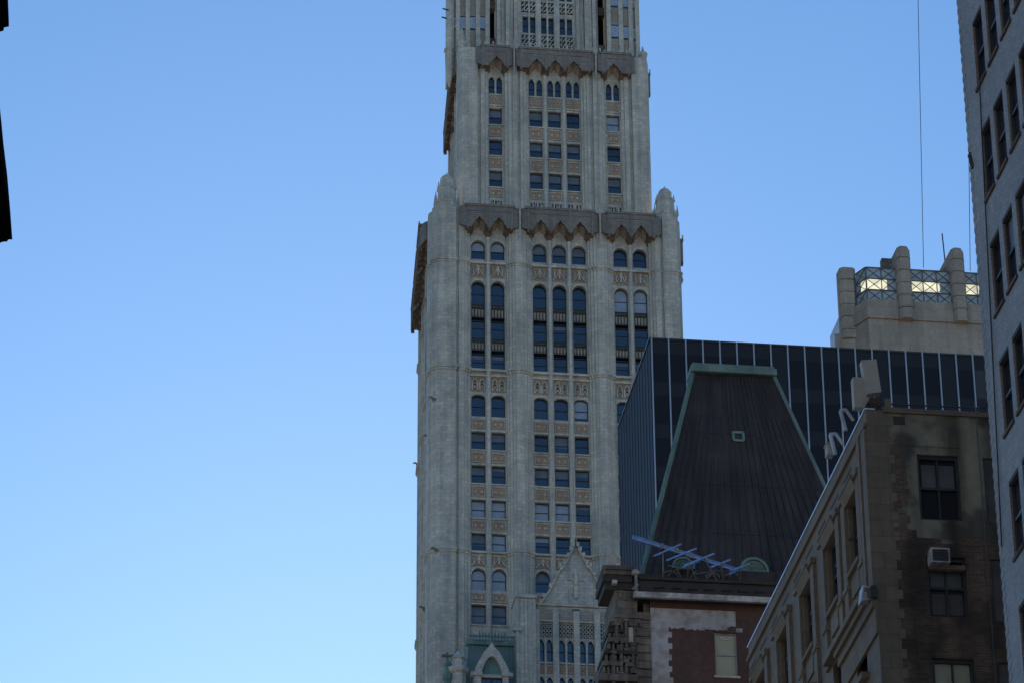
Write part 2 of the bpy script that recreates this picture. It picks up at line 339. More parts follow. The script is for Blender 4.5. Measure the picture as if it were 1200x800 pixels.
def st1_face(mb, fr, k, z0, z1, ops, detail):
    band = {170.45: MB(), 158.25: MB(), 138.35: MB()}
    sfr = (lambda u, d, z: fr(u*k, d, z))
    wall(mb, sfr, -13.1, 12.6 if detail else 13.1, z0, z1, ops, .55, D0, 0)
    for sg in (1, -1):
        for prof in (PIER_C, PIER_KR if detail and sg > 0 else PIER_K):
            mb.prism(ring(sfr, prof, sg, z0), ring(sfr, prof, sg, z1), 1)
            for (zc, h, o) in ((170.45, .22, .16), (158.25, .26, .18), (138.35, .24, .16)):
                band[zc].prism(ring(sfr, prof, sg, zc, o), ring(sfr, prof, sg, zc+h, o))
                band[zc].prism(ring(sfr, prof, sg, zc-.22, o*.45), ring(sfr, prof, sg, zc+.002, o*.45))
    # shafts between windows of one bay
    for u in (-7.355, -1.02, 1.02, 7.355):
        mb.prism([sfr(u-.26, D0+.05, z0), sfr(u-.26, .3, z0), sfr(u-.12, .14, z0), sfr(u+.12, .14, z0), sfr(u+.26, .3, z0), sfr(u+.26, D0+.05, z0)],
                 [sfr(u-.26, D0+.05, 173.6), sfr(u-.26, .3, 173.6), sfr(u-.12, .14, 173.6), sfr(u+.12, .14, 173.6), sfr(u+.26, .3, 173.6), sfr(u+.26, D0+.05, 173.6)], 1)
    for a, b in ((-9.2, -5.5), (-2.9, 2.9), (5.5, 9.2)):
        for (zc, h, o) in ((170.45, .2, .26), (158.25, .24, .26), (138.35, .2, .24)):
            band[zc].fbox(sfr, a-.1, b+.1, D0-o-.12, D0+.02, zc-.01, zc+h-.01)
        mb.fbox(sfr, a, b, D0-.2, D0+.02, 157.72, 157.9, 1)
    if detail:
        for u in COLS:
            for c, d in RECT:                    # sills and lintels
                mb.fbox(sfr, u-WW-.1, u+WW+.1, D0-.16, D0+.05, c-.16, c-.02, 1)
                mb.fbox(sfr, u-WW-.06, u+WW+.06, D0-.08, D0+.03, d+.03, d+.16, 1)
            for (c, d, h) in ((171.1, 173.25, WW), (158.55, 168.6, WW), (134.5, 136.8, WW)):     # raised arch mouldings
                A = arch_pts(u-WW, u+WW, d-h, d, 'round', 6); B = arch_pts(u-WW-.16, u+WW+.16, d-h, d+.16, 'round', 6)
                for i in range(len(A)-1):
                    mb.hexa([sfr(*q) for q in ((A[i][0], D0-.12, A[i][1]), (B[i][0], D0-.12, B[i][1]), (B[i][0], D0+.01, B[i][1]), (A[i][0], D0+.01, A[i][1]),
                             (A[i+1][0], D0-.12, A[i+1][1]), (B[i+1][0], D0-.12, B[i+1][1]), (B[i+1][0], D0+.01, B[i+1][1]), (A[i+1][0], D0+.01, A[i+1][1]))], 1)
    for bnd in band.values(): bnd.build('string_course', M['terra_pier'], tower)
mb = MB()
ops = st1_ops()
st1_face(mb, FT, 1, 112, 176.7, ops, True)
# side faces: the plan narrows slightly towards the back
L = math.hypot(25.6, 1.5); ux, uy = 1.5/L, 25.6/L
FL = frame(TX-13.1+.75, TY+.6+12.8, -ux, -uy, uy, -ux)      # u runs from back to front
FR = frame(TX+12.6-.75, TY+.6+12.8, -ux, uy, -uy, -ux)
side_ops = [o for o in ops]
kS = L/26.2*.985
st1_face(mb, FL, kS, 112, 176.7, side_ops, False)
st1_face(mb, FR, kS, 112, 176.7, side_ops, False)
# back wall, roof terrace and the plain lower shaft
mb.face([(TX-11.6, TY+26.2, 0), (TX+11.1, TY+26.2, 0), (TX+11.1, TY+26.2, 176.7), (TX-11.6, TY+26.2, 176.7)])
mb.face([(TX-13.0, TY+.5, 176.5), (TX+12.5, TY+.5, 176.5), (TX+11.0, TY+26.2, 176.5), (TX-11.5, TY+26.2, 176.5)])
mb.prism([(TX-13.1, TY+.4, 0), (TX+12.6, TY+.4, 0), (TX+11.0, TY+26.1, 0), (TX-11.5, TY+26.1, 0)],
         [(TX-13.1, TY+.4, 112), (TX+12.6, TY+.4, 112), (TX+11.0, TY+26.1, 112), (TX-11.5, TY+26.1, 112)])
# dark interior core so that openings never show the sky
core = MB(); core.box(TX-11.2, TX+10.7, TY+1.3, TY+25.4, 113, 176.3, 0); core.box(TX-8.6, TX+8.6, TY+4.4, TY+22, 176.6, 197.6, 0)
core.build('interior_core', M['black'], tower)
# ---- upper stage
U0 = 3.0; HU = 10.1
FU = frame(TX+.15, TY+U0, 1, 0, 0, 1)
UC = [-6.27, -1.99, 0, 1.99, 6.27]; UW = .69
URECT = [(181.43, 183.4), (185.24, 187.15), (189.0, 190.98)]
def up_ops():
    ops = []
    for u in UC:
        ops += [(u-UW, u+UW, c, d) for c, d in URECT]
        for s in (-.41, .41): ops.append((u+s-.31, u+s+.31, 192.76, 194.9, 'point'))
    return ops
UP_C = [(2.82, .5), (2.82, .2), (3.05, .2), (3.1, .0), (3.35, .0), (3.42, -.14), (3.72, -.14), (3.76, .1), (4.02, .1), (4.06, -.26), (4.5, -.26), (4.6, -.1), (4.95, -.1), (5.02, .1), (5.3, .2), (5.34, .5)]
UP_K = [(7.1, .5), (7.1, .15), (7.4, .15), (7.46, -.08), (7.9, -.08), (7.95, .14), (8.2, .14), (8.25, -.25), (9.5, -.25), (9.9, -.08), (10.1, .3), (10.1, .6)]
def up_face(mb, fr, k, z0, z1, ops):
    sfr = (lambda u, d, z: fr(u*k, d, z))
    wall(mb, sfr, -HU, HU, z0, z1, ops, .5, D0, 0)
    for sg in (1, -1):
        for prof in (UP_C, UP_K):
            mb.prism(ring(sfr, prof, sg, z0), ring(sfr, prof, sg, z1), 1)
    for u in (-1.0, 1.0):
        mb.prism([sfr(u-.24, D0+.05, z0), sfr(u-.24, .3, z0), sfr(u-.1, .14, z0), sfr(u+.1, .14, z0), sfr(u+.24, .3, z0), sfr(u+.24, D0+.05, z0)],
                 [sfr(u-.24, D0+.05, 196), sfr(u-.24, .3, 196), sfr(u-.1, .14, 196), sfr(u+.1, .14, 196), sfr(u+.24, .3, 196), sfr(u+.24, D0+.05, 196)], 1)
    for u in UC:
        for c, d in URECT:
            mb.fbox(sfr, u-UW-.08, u+UW+.08, D0-.16, D0+.05, c-.16, c-.02, 1)
            mb.fbox(sfr, u-UW-.06, u+UW+.06, D0-.08, D0+.03, d+.03, d+.16, 1)
        mb.fbox(sfr, u-UW-.08, u+UW+.08, D0-.14, D0+.05, 191.25, 191.4, 1)
        mb.fbox(sfr, u-UW-.08, u+UW+.08, D0-.14, D0+.05, 192.58, 192.74, 1)
uops = up_ops()
up_face(mb, FU, 1, 176.4, 198.0, uops)
FUL = frame(TX+.15-HU+.6, TY+U0+.4+9.9, -.06, -.998, .998, -.06)
FUR = frame(TX+.15+HU-.6, TY+U0+.4+9.9, -.06, .998, -.998, -.06)
up_face(mb, FUL, .97, 176.4, 198.0, uops)
up_face(mb, FUR, .97, 176.4, 198.0, uops)
mb.face([(TX-9, TY+23.2, 176.9), (TX+9, TY+23.2, 176.9), (TX+9, TY+23.2, 198.0), (TX-9, TY+23.2, 198.0)])
mb.face([(TX-10, TY+3.4, 197.8), (TX+10.2, TY+3.4, 197.8), (TX+9.2, TY+23.2, 197.8), (TX-9, TY+23.2, 197.8)])
# ---- lantern stage above the second setback
FS = frame(TX+.2, TY+5.2, 1, 0, 0, 1)
def px(x): return (x-651.3)/10.9            # along the face, from the picture's scale there
sops = []
SC = [px(625.3), px(647), px(669)]
for u in SC:
    for s in (-.40, .40):
        for zb in (202.0, 206.3, 210.6): sops.append((u+s-.3, u+s+.3, zb, zb+2.05))
wall(mb, FS, px(587), px(705), 197.7, 216, sops, .4, .3, 0)
for a, b in ((587, 612), (681, 705)):
    ua, ub = px(a), px(b); n = 5
    for i in range(n):
        q0 = ua + (ub-ua)*i/n; q1 = ua + (ub-ua)*(i+1)/n; dd = (-.05, .12, -.28, .12, -.05)[i]
        mb.fbox(FS, q0, q1-.06, dd, .35, 197.7, 216, 1)
for u in (px(636), px(658)):
    mb.fbox(FS, u-.3, u+.3, .02, .32, 197.7, 216, 1)
for u in SC: mb.fbox(FS, u-.09, u+.09, .12, .32, 197.7, 216, 1)
mb.box(TX-5.4, TX+5.4, TY+5.9, TY+20.5, 197.7, 216, 0)
# stepped crown above the picture
mb.prism([(TX-7, TY+6.5, 216), (TX+7.4, TY+6.5, 216), (TX+7.4, TY+20, 216), (TX-7, TY+20, 216)],
         [(TX-1, TY+12.5, 238), (TX+1.3, TY+12.5, 238), (TX+1.3, TY+14, 238), (TX-1, TY+14, 238)], 1)
tw = mb.build('wall', [M['terra'], M['terra_pier']], tower)
# lantern corner turrets with blue tile panels and deep dark slots
for sg in (-1, 1):
    t_ = MB(); panels = []
    xs = [575.5, 564.5, 552.5, 541, 533.5] if sg < 0 else [719.5, 734, 746, 754]
    us = [px(x) for x in xs]; lo, hi = min(us), max(us)
    t_.fbox(FS, lo, hi, .62, 6, 197.7, 216)
    for i, u in enumerate(us):
        t_.fbox(FS, u-.24, u+.24, -.25 + .10*i, .7, 197.7, 216)
        if i < len(us)-1:
            v = (u+us[i+1])/2; hw = abs(us[i+1]-u)/2-.25
            for z0, z1 in ((202.0, 203.4), (206.0, 207.4), (210, 211.4)):
                bt = MB(); bt.fbox(FS, v-hw, v+hw, .0+.1*i, .65, z0, z1)
                for q in range(3): bt.bar(FS(v-hw, -.03+.1*i, z0+.1+q*.42), FS(v, -.03+.1*i, z0+.42+q*.42), .06, .08, 1); bt.bar(FS(v, -.03+.1*i, z0+.42+q*.42), FS(v+hw, -.03+.1*i, z0+.1+q*.42), .06, .08, 1)
                panels.append((bt, 'blue_tile_panel', [M['bluetile'], M['terra_pier']]))
            for z0, z1 in ((198.6, 201.8), (203.6, 205.8), (207.6, 209.8)):
                pn = MB(); pn.fbox(FS, v-hw, v+hw, .08+.1*i, .65, z0, z1); panels.append((pn, 'buff_panel', M['lime']))
    # dark slot between turret and lantern
    a, b = (px(577.5), px(586.8)) if sg < 0 else (px(706), px(717))
    sl_ = MB(); sl_.fbox(FS, a, b, 2.2, 2.4, 197.7, 216)
    for zb in (200.6, 205.4, 210.2): sl_.fbox(FS, a, b, 1.2, 2.3, zb, zb+1.0, 1)
    tt = t_.build('corner_turret', M['terra_pier'], tower)
    for p_, n_, m_ in panels: p_.build(n_, m_, tt)
    sl_.build('deep_slot', [M['black'], M['oldstone']], tower)
    # little pinnacles standing on the setback
    for (xx, rr, zt) in (((544, .42, 201.2), (531.5, .5, 204.2)) if sg < 0 else ((757, .42, 200.2), (741, .3, 199.9))):
        p_ = MB(); c = FU(px(xx)+.05, 1.0 if xx != 531.5 else 2.6, 0)
        p_.lathe((c.x, c.y), ([(.1, 194.6), (.4, 196.2), (rr*.95, 197.6), (rr*1.0, 198.9)] if xx in (531.5, 757) else [(rr, 197.8), (rr, 198.9)]) + [ (rr*1.25, 199.0), (rr*1.25, 199.3), (rr*.85, 199.4), (rr*.8, zt-1.7), (rr*.95, zt-1.6), (rr*.6, zt-.9), (rr*.12, zt)])
        p_.build('pinnacle', M['terra_pier'], tower)

def hood(fr, u0, u1, zt, zb, arcs, aw, ah, proj, ch, back=.5, name='canopy'):
    mb = MB(); N = int((u1-u0)/.07); us = [u0+(u1-u0)*i/N for i in range(N+1)]
    def dep(u): return -proj*max(.45, min(1, (u-u0)/ch*.55+.45, (u1-u)/ch*.55+.45))
    def bot(u):
        z = zb
        for c in arcs:
            t = abs(u-c)/aw
            if t < 1: z = max(z, zb + ah*(.36*max(0, 1-(t/.99)**4)**.3 + .36*max(0, 1-(t/.66)**4)**.4 + .28*max(0, 1-t/.30)))
        e = min(u-u0, u1-u)
        if e < ch: z = zb + .55*(1-e/ch)
        return z
    for a, b in zip(us, us[1:]):
        da, db, za, zc = dep(a), dep(b), bot(a), bot(b)
        mb.face([fr(a, da, za), fr(b, db, zc), fr(b, db, zt), fr(a, da, zt)], 0)
        m1, m2 = da*.5+.1, db*.5+.1
        inn = any(abs((a+b)/2-c) < aw*.72 for c in arcs)
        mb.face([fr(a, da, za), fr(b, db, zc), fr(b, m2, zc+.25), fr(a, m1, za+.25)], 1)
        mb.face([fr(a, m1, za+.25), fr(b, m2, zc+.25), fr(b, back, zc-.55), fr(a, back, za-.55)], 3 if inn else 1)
        mb.face([fr(a, da-.0, zt), fr(b, db, zt), fr(b, back, zt), fr(a, back, zt)], 0)
    for a in (u0, u1): mb.face([fr(a, dep(a), bot(a)), fr(a, dep(a), zt), fr(a, back, zt), fr(a, back, bot(a)-.5)], 0)
    # mouldings on the face, ribs, and the cresting
    u = u0+ch
    for i, a in enumerate([u0+ch, *[(arcs[j]+arcs[j+1])/2 for j in range(len(arcs)-1)], u1-ch]):
        mb.fbox(fr, a-.09, a+.09, -proj-.1, -proj+.1, zb-.1, zt-.2, 0)
        mb.fbox(fr, a-.14, a+.14, -proj-.06, -proj+.3, zb-.3, zb+.05, 1)
    mb.fbox(fr, u0+ch*.6, u1-ch*.6, -proj-.12, -proj*.3, zt-.18, zt+.06, 0)
    mb.fbox(fr, u0+ch, u1-ch, -proj-.06, -proj+.05, zt-.75, zt-.62, 0)
    nf = int((u1-u0-2*ch*.6)/.42)
    for i in range(nf+1):
        a = u0+ch*.6 + (u1-u0-2*ch*.6)*i/nf
        c = fr(a, -proj-.02, 0); h = .42 if i % 3 == 0 else .24
        mb.box(c.x-.07, c.x+.07, c.y-.07, c.y+.07, zt+.05, zt+.05+h, 2)
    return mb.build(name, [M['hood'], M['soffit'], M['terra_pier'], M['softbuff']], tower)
for (a, b, arcs) in ((-10.4, -4.18, (-8.36, -6.35)), (-4.14, 4.14, (-2.04, 0, 2.04)), (4.18, 10.5, (6.35, 8.36))):
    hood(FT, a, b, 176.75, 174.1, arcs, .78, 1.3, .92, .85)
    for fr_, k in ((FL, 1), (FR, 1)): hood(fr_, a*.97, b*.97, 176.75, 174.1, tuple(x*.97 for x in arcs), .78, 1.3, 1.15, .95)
for (a, b, arcs) in ((-8.45, -4.4, (-6.27,)), (-4.36, 4.36, (-1.99, 0, 1.99)), (4.4, 8.6, (6.27,))):
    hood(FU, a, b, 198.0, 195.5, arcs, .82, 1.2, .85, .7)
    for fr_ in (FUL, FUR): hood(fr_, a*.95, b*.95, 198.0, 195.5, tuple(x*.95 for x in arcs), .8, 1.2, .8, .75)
# small buttress shafts between the canopies
for sg in (-1, 1):
    for (fr_, u, zl, zh) in ((FT, 4.16, 172.8, 177.8), (FU, 4.38, 194.8, 199.2)):
        c = fr_(sg*u, -.62, 0)
        mb = MB(); mb.lathe((c.x, c.y), [(.06, zl), (.12, zl+.6), (.1, zl+1.2), (.12, zh-1.2), (.17, zh-1.1), (.03, zh)], 6)
        mb.build('canopy_shaft', M['terra_pier'], tower)

# corner pinnacles on the first setback
for (cx, zt, dy) in ((TX-11.5, 181.3, 1.4), (TX+11.35, 181.2, 1.4)):
    mb = MB(); cy = TY+dy
    mb.lathe((cx, cy), [(1.35, 175.8), (1.3, 177.6), (1.36, 177.65), (1.34, 177.85), (1.05, 178.1), (.95, 179.5), (1.02, 179.6), (.74, 180.1), (.72, zt-.5), (.42, zt-.12), (.12, zt), (.05, zt+.3)])
    for k in range(8):
        a = .3927+k*math.pi/4
        for (rr, z0, z1) in ((1.28, 177.8, 179.0), (.94, 179.5, 180.3)):
            x, y = cx+rr*math.cos(a), cy+rr*math.sin(a); mb.tube((x, y, z0), (x, y, z1), .17, 5, 0, .03)
    mb.build('pinnacle', M['terra_pier'], tower)

# carved panels, spandrels -------------------------------------------------
def panel(fr, u, hw, z0, z1, style, d=D0):
    mb = MB()
    mb.fbox(fr, u-hw, u+hw, d-.03, d+.04, z0, z1, 0)
    def strip(P, w=.07, o=.12):
        for p, q in zip(P, P[1:]):
            a = fr(p[0], d-.03-o/2, p[1]); b = fr(q[0], d-.03-o/2, q[1]); mb.bar(a, b, o, w, 1)
    if style == 'plain':
        strip([(u-hw+.08, z0+.08), (u+hw-.08, z0+.08), (u+hw-.08, z1-.08), (u-hw+.08, z1-.08), (u-hw+.08, z0+.08)], .06, .06)
        for s in (-.3, .3): mb.fbox(fr, u+s-.1, u+s+.1, d-.07, d-.02, (z0+z1)/2-.12, (z0+z1)/2+.12, 1)
    elif style == 'lancet':
        for s in (-.36, .36):
            A = [(u+s-.27, z0+.1)] + [(x, z) for x, z in reversed(arch_pts(u+s-.27, u+s+.27, z1-.75, z1-.2, 'point', 4))] + [(u+s+.27, z0+.1)]
            strip(A, .09); mb.fbox(fr, u+s-.08, u+s+.08, d-.12, d-.02, z1-.9, z1-.5, 2)
            strip([(u+s-.25, z0+.15), (u+s, z0+.55), (u+s+.25, z0+.15)], .07); strip([(u+s-.2, z0+.75), (u+s, z0+1.0), (u+s+.2, z0+.75)], .06)
    elif style == 'gable':
        strip([(u-hw, z0+.1), (u-.3, z0+.55), (u, z1-.05), (u+.3, z0+.55), (u+hw, z0+.1)], .09)
        strip([(u, z0+.3), (u, z1)], .1, .2)
        for s in (-.48, .48):
            strip([(u+s-.16, z1-.15), (u+s, z1-.5), (u+s+.16, z1-.15)], .06); strip([(u+s, z1-.5), (u+s, z1-.9)], .05)
    elif style == 'diaper':
        n = 4
        for i in range(n):
            a = u-hw+2*hw*i/n; b = a+2*hw/n
            strip([(a, z0+.06), (b, z1-.06)], .05, .05); strip([(a, z1-.06), (b, z0+.06)], .05, .05)
    return mb.build('spandrel', [M['orange'] if style != 'gable' else M['orange'], M['terra_pier'], M['facade_dk']], tower)
for u in COLS:
    for (a, b) in ((151.92, 153.02), (148.2, 149.32), (144.45, 145.62), (140.85, 141.92)): panel(FT, u, WW, a, b, 'plain')
    panel(FT, u, WW, 133.2, 134.2, 'plain'); panel(FT, u, WW, 156.05, 157.7, 'lancet'); panel(FT, u, WW, 168.95, 170.35, 'gable')
    panel(FT, u, WW, 136.95, 138.1, 'gable')
for u in UC:
    for (a, b) in ((180.15, 181.15), (183.72, 184.95), (187.48, 188.72)): panel(FU, u, UW, a, b, 'plain')
    panel(FU, u, UW, 191.5, 192.5, 'diaper')
    mb = MB()
    for i in range(5):
        v = u-.56+i*.28; mb.fbox(FU, v-.07, v+.07, D0-.09, D0-.02, 178.6, 179.15); mb.fbox(FU, v-.07, v+.07, D0-.09, D0-.02, 179.3, 179.75)
    mb.build('pierced_balustrade', M['facade_dk'], tower)
for u in SC:
    for zb in (200.35, 204.6, 208.9):
        mb = MB(); hw = .82
        mb.fbox(FS, u-hw, u+hw, .26, .32, zb, zb+1.35, 0)
        for i in range(4):
            for j in range(2):
                a = u-hw+.05+i*.41; z = zb+.08+j*.6
                mb.bar(FS(a, .2, z), FS(a+.36, .2, z+.5), .1, .12, 1); mb.bar(FS(a+.36, .2, z), FS(a+.2, .2, z+.22), .1, .1, 1)
        mb.build('tracery_panel', [M['facade_dk'], M['terra_pier']], tower)
# windows --------------------------------------------------------------------
rb = random.Random(3)
def rblind():
    r = rb.random()
    if r < .26: return (rb.uniform(.15, .95), 'blind')
    if r < .7: return (rb.uniform(.15, .95), 'blind_dim')
    return None
def tall_window(fr, u):
    o = (u-WW, u+WW, 158.55, 168.6, 'round'); dg = D0+.42
    P = outline(o); Q = inset(P, .07); mb = MB(); n = len(P)
    for i in range(n):
        j = (i+1) % n; p, q, r, s = P[i], P[j], Q[j], Q[i]
        mb.face([fr(p[0], dg-.09, p[1]), fr(q[0], dg-.09, q[1]), fr(r[0], dg-.09, r[1]), fr(s[0], dg-.09, s[1])])
    for z in (160.45, 162.2, 164.15, 166.0): mb.fbox(fr, u-WW+.05, u+WW-.05, dg-.12, dg-.005, z-.05, z+.05)
    for z in (159.5, 163.3, 167.2): mb.fbox(fr, u-WW+.05, u+WW-.05, dg-.06, dg-.005, z-.035, z+.035)
    w_ = mb.build('tall_window', M['frame'], tower)
    g = MB(); g.face([fr(p[0], dg+.006, p[1]) for p in inset(P, .03)]); g.build('pane', M['glass'], w_)
    for (a, b) in ((160.5, 162.15), (164.2, 165.95)):
        s = MB(); s.fbox(fr, u-WW+.06, u+WW-.06, dg-.05, dg+.004, a, b, 0)
        s.fbox(fr, u-WW+.06, u+WW-.06, dg-.16, dg+.004, b-.3, b-.12, 0); s.fbox(fr, u-WW+.06, u+WW-.06, dg-.2, dg+.004, a, a+.3, 2)
        for i in range(4):
            v = u-.48+i*.32; s.fbox(fr, v-.09, v+.09, dg-.1, dg-.04, a+.62, b-.5, 1); s.fbox(fr, v-.045, v+.045, dg-.1, dg-.04, a+.42, a+.62, 1)
        s.build('bronze_spandrel', [M['bronze'], M['lime'], M['black']], w_)
    if rb.random() < .5:
        z = rb.choice((159.9, 163.6)); b_ = MB(); b_.fbox(fr, u-WW+.08, u+WW-.08, dg-.004, dg+.004, z, z+.35); b_.build('blind', M['blind_dim'], w_)
    if u > 5:
        b_ = MB(); b_.face([fr(p[0], dg+.002, p[1]) for p in clip_above(inset(P, .08), 166.1)]); b_.build('blind', M['blind'], w_)
for u in COLS:
    tall_window(FT, u)
    window(tower, FT, (u-WW, u+WW, 171.1, 173.25, 'round'), D0+.4, blind=(.5, 'blind' if u < -5 else 'blind_dim') if u < 3 else None)
    for i, (c, d) in enumerate(RECT):
        if u > 5 and i > 0: continue
        bl = rblind()
        if i == 2 and u < 1: bl = (.92, 'blind')
        if i in (0, 1) and rb.random() < .7: bl = (rb.choice((.42, .42, .3, .6)), 'blind_dim')
        window(tower, FT, (u-WW, u+WW, c, d), D0+.4, blind=bl)
    if u > 5: window(tower, FT, (u-WW, u+WW, 153.3, 155.75, 'seg'), D0+.4)
    else:
        window(tower, FT, (u-WW, u+WW, 153.3, 155.75, 'seg'), D0+.4, blind=rblind() if u > 1 else None)
        window(tower, FT, (u-WW, u+WW, 134.5, 136.8, 'round'), D0+.4, blind=(.93, 'blind') if u < -5 else (.4, 'blind_dim'))
for u in UC:
    for i, (c, d) in enumerate(URECT):
        bl = (.45, 'blind_dim') if rb.random() < .75 else None
        if u > 6 and i == 2: bl = (.93, 'blind')
        if u > 6 and i == 1: bl = None
        window(tower, FU, (u-UW, u+UW, c, d), D0+.35, blind=bl)
    mbw = MB(); g = MB()
    w_ = None
    P1 = outline((u-.72, u-.10, 192.76, 194.9, 'point')); P2 = outline((u+.10, u+.72, 192.76, 194.9, 'point'))
    for P in (P1, P2):
        Q = inset(P, .05)
        for i in range(len(P)):
            j = (i+1) % len(P); mbw.face([FU(P[i][0], .72, P[i][1]), FU(P[j][0], .72, P[j][1]), FU(Q[j][0], .72, Q[j][1]), FU(Q[i][0], .72, Q[i][1])])
        mbw.fbox(FU, P[0][0]+.03, P[1][0]-.03, .7, .77, 193.75, 193.82); g.face([FU(p[0], .78, p[1]) for p in P])
    w_ = mbw.build('lancet_window', M['frame'], tower); g.build('pane', M['glass'], w_)
for u in SC:
    for zb in (202.0, 206.3):
        m1 = MB(); g = MB()
        for s in (-.40, .40):
            a, b = u+s-.3, u+s+.3
            m1.fbox(FS, a, a+.06, .55, .62, zb, zb+2.05); m1.fbox(FS, b-.06, b, .55, .62, zb, zb+2.05)
            m1.fbox(FS, a+.06, b-.06, .55, .62, zb+1.0, zb+1.08); m1.fbox(FS, a+.06, b-.06, .55, .62, zb+1.97, zb+2.05)
            g.face([FS(a, .63, zb), FS(b, .63, zb), FS(b, .63, zb+2.05), FS(a, .63, zb+2.05)])
        w_ = m1.build('paired_window', M['frame'], tower); g.build('pane', M['glass'], w_)
# windows of the side faces, seen edge-on
g = MB()
for fr_ in (FL, FR):
    for o in side_ops: g.face([fr_(p[0]*kS, D0+.4, p[1]) for p in outline(o)])
for fr_ in (FUL, FUR):
    for o in uops: g.face([fr_(p[0]*.97, D0+.4, p[1]) for p in outline(o)])
setp(g.build('side_window', M['glass'], tower), kind='stuff')
# beasts leaning out of the corner piers
for (x_, y_) in ((510, 468), (504, 513), (513, 645), (499, 714), (492, 545)):
    p = onX(x_, y_, TX-13.0) if x_ != 492 else onX(491.5, y_, TX-11.6)
    m1 = MB(); m1.tube((p.x+.1, p.y, p.z), (p.x-.5, p.y-.15, p.z+.25), .15, 6, 0, .09); m1.tube((p.x-.45, p.y-.14, p.z+.24), (p.x-.72, p.y-.2, p.z+.14), .12, 6, 0, .05)
    m1.tube((p.x-.1, p.y, p.z-.3), (p.x-.35, p.y-.1, p.z+.1), .07, 5); m1.build('gargoyle', M['hood'], tower)
for (x_, y_) in ((524, 13), (523, 23)):
    p = onY(x_+4, y_, TY+7); m1 = MB(); m1.tube(p, (p.x-.9, p.y-.2, p.z+.1), .12, 6, 0, .08); m1.build('gargoyle', M['oldstone'], tower)

# ---- gabled wing in front of the shaft
GY = 298.0
FG = frame(0, GY, 1, 0, 0, 1)
def gp(x, y): p = onY(x, y, GY); return (p.x, p.z)
mb = MB()
gops = []
def gz(y, x=660): return gp(x, y)[1]
pairs = [(634.5, 644.5), (658.8, 669), (683, 693), (707, 717)]
for pr in pairs:
    for x in pr:
        c = gp(x, 760)[0]
        gops.append((c-.33, c+.33, gz(774), gz(748), 'point')); gops.append((c-.33, c+.33, gz(816), gz(792), 'point'))
xl = gp(605, 745)[0]; xr = gp(728, 745)[0]
zsh = gz(707)
wall(mb, FG, xl, xr, 90, zsh, gops, .4, .3, 0)
pts = [(728, 712), (713, 705), (707, 700), (703, 688), (697, 674), (692, 664), (688, 661), (684, 652), (680, 645), (677, 640), (674.5, 626), (672, 640), (669, 645), (666, 652), (661, 661), (657, 664), (652, 674), (645, 688), (637, 700), (630, 707), (605, 712)]
P = [gp(*q) for q in pts]
ctr = (gp(672, 690)[0], zsh)
for p, q in zip(P, P[1:]): mb.face([FG(p[0], .3, p[1]), FG(q[0], .3, q[1]), FG(q[0], .3, zsh), FG(p[0], .3, zsh)][:4])
for p, q in zip(P[1:-1], P[2:-1]):          # coping of the raking gable
    mb.hexa([FG(*s) for s in ((p[0], -.1, p[1]-.3), (p[0], -.1, p[1]), (p[0], .9, p[1]), (p[0], .9, p[1]-.3), (q[0], -.1, q[1]-.3), (q[0], -.1, q[1]), (q[0], .9, q[1]), (q[0], .9, q[1]-.3))], 1)
for p in P[2:10:1]+P[11:19:1]:          # crockets
    mb.box(p[0]-.13, p[0]+.13, GY-.15, GY+.15, p[1], p[1]+.42, 1)
mb.prism([FG(q[0], 1.0, q[1]-.1) for q in P] + [FG(P[-1][0], 1.0, 100), FG(P[0][0], 1.0, 100)], [FG(q[0], 9, q[1]-.1) for q in P] + [FG(P[-1][0], 9, 100), FG(P[0][0], 9, 100)], 0)
for x in (629, 651.5, 676, 700.3):
    c = gp(x, 750)[0]; mb.fbox(FG, c-.28, c+.28, -.05, .35, 90, gz(715), 1)
for pr in pairs:
    c = (gp(pr[0], 760)[0]+gp(pr[1], 760)[0])/2; mb.fbox(FG, c-.09, c+.09, .12, .32, 90, gz(746), 1)
mb.fbox(FG, xl, xr, .0, .32, gz(728), gz(726.5), 1); mb.fbox(FG, xl, xr, .05, .32, gz(777), gz(776), 1); mb.fbox(FG, xl, xr, .05, .32, gz(709), gz(707), 1)
c = gp(675, 690)[0]
for y in (675, 682, 690, 697): 
    z = gz(y); mb.tube((c, GY+.2, z+.35), (c, GY+.05, z-.25), .34, 6, 1, .12)
mb.fbox(FG, c-.8, c+.8, .2, .3, gz(677.8), gz(676.5), 1); mb.fbox(FG, c-.35, c+.35, .1, .3, gz(714), gz(712), 2)
mb.build('gable_front', [M['terra'], M['terra_pier'], M['oldstone']], tower)
for pr in pairs:
    c = (gp(pr[0], 760)[0]+gp(pr[1], 760)[0])/2
    m1 = MB(); m1.fbox(FG, c-.85, c+.85, .24, .3, gz(744.5), gz(730), 0)
    for i in range(5):
        for j in range(3):
            a = c-.68+i*.34; z = gz(743)+j*.42; r = .13
            for k in range(6):
                t0, t1 = k*math.pi/3, (k+1)*math.pi/3
                m1.bar((a+r*math.cos(t0), GY+.18, z+r*1.3*math.sin(t0)), (a+r*math.cos(t1), GY+.18, z+r*1.3*math.sin(t1)), .08, .07, 1)
    m1.build('tracery_panel', [M['facade_dk'], M['terra_pier']], tower)
    m1 = MB(); m1.fbox(FG, c-.8, c+.8, .25, .3, gz(788), gz(779), 0); m1.build('spandrel', M['orange'], tower)
    m1 = MB(); m1.fbox(FG, c-.8, c+.8, .25, .3, gz(724), gz(712), 0); m1.build('spandrel', M['softbuff'], tower)
for o in gops:
    window(tower, FG, o, .62, name='lancet_window', k=.05)
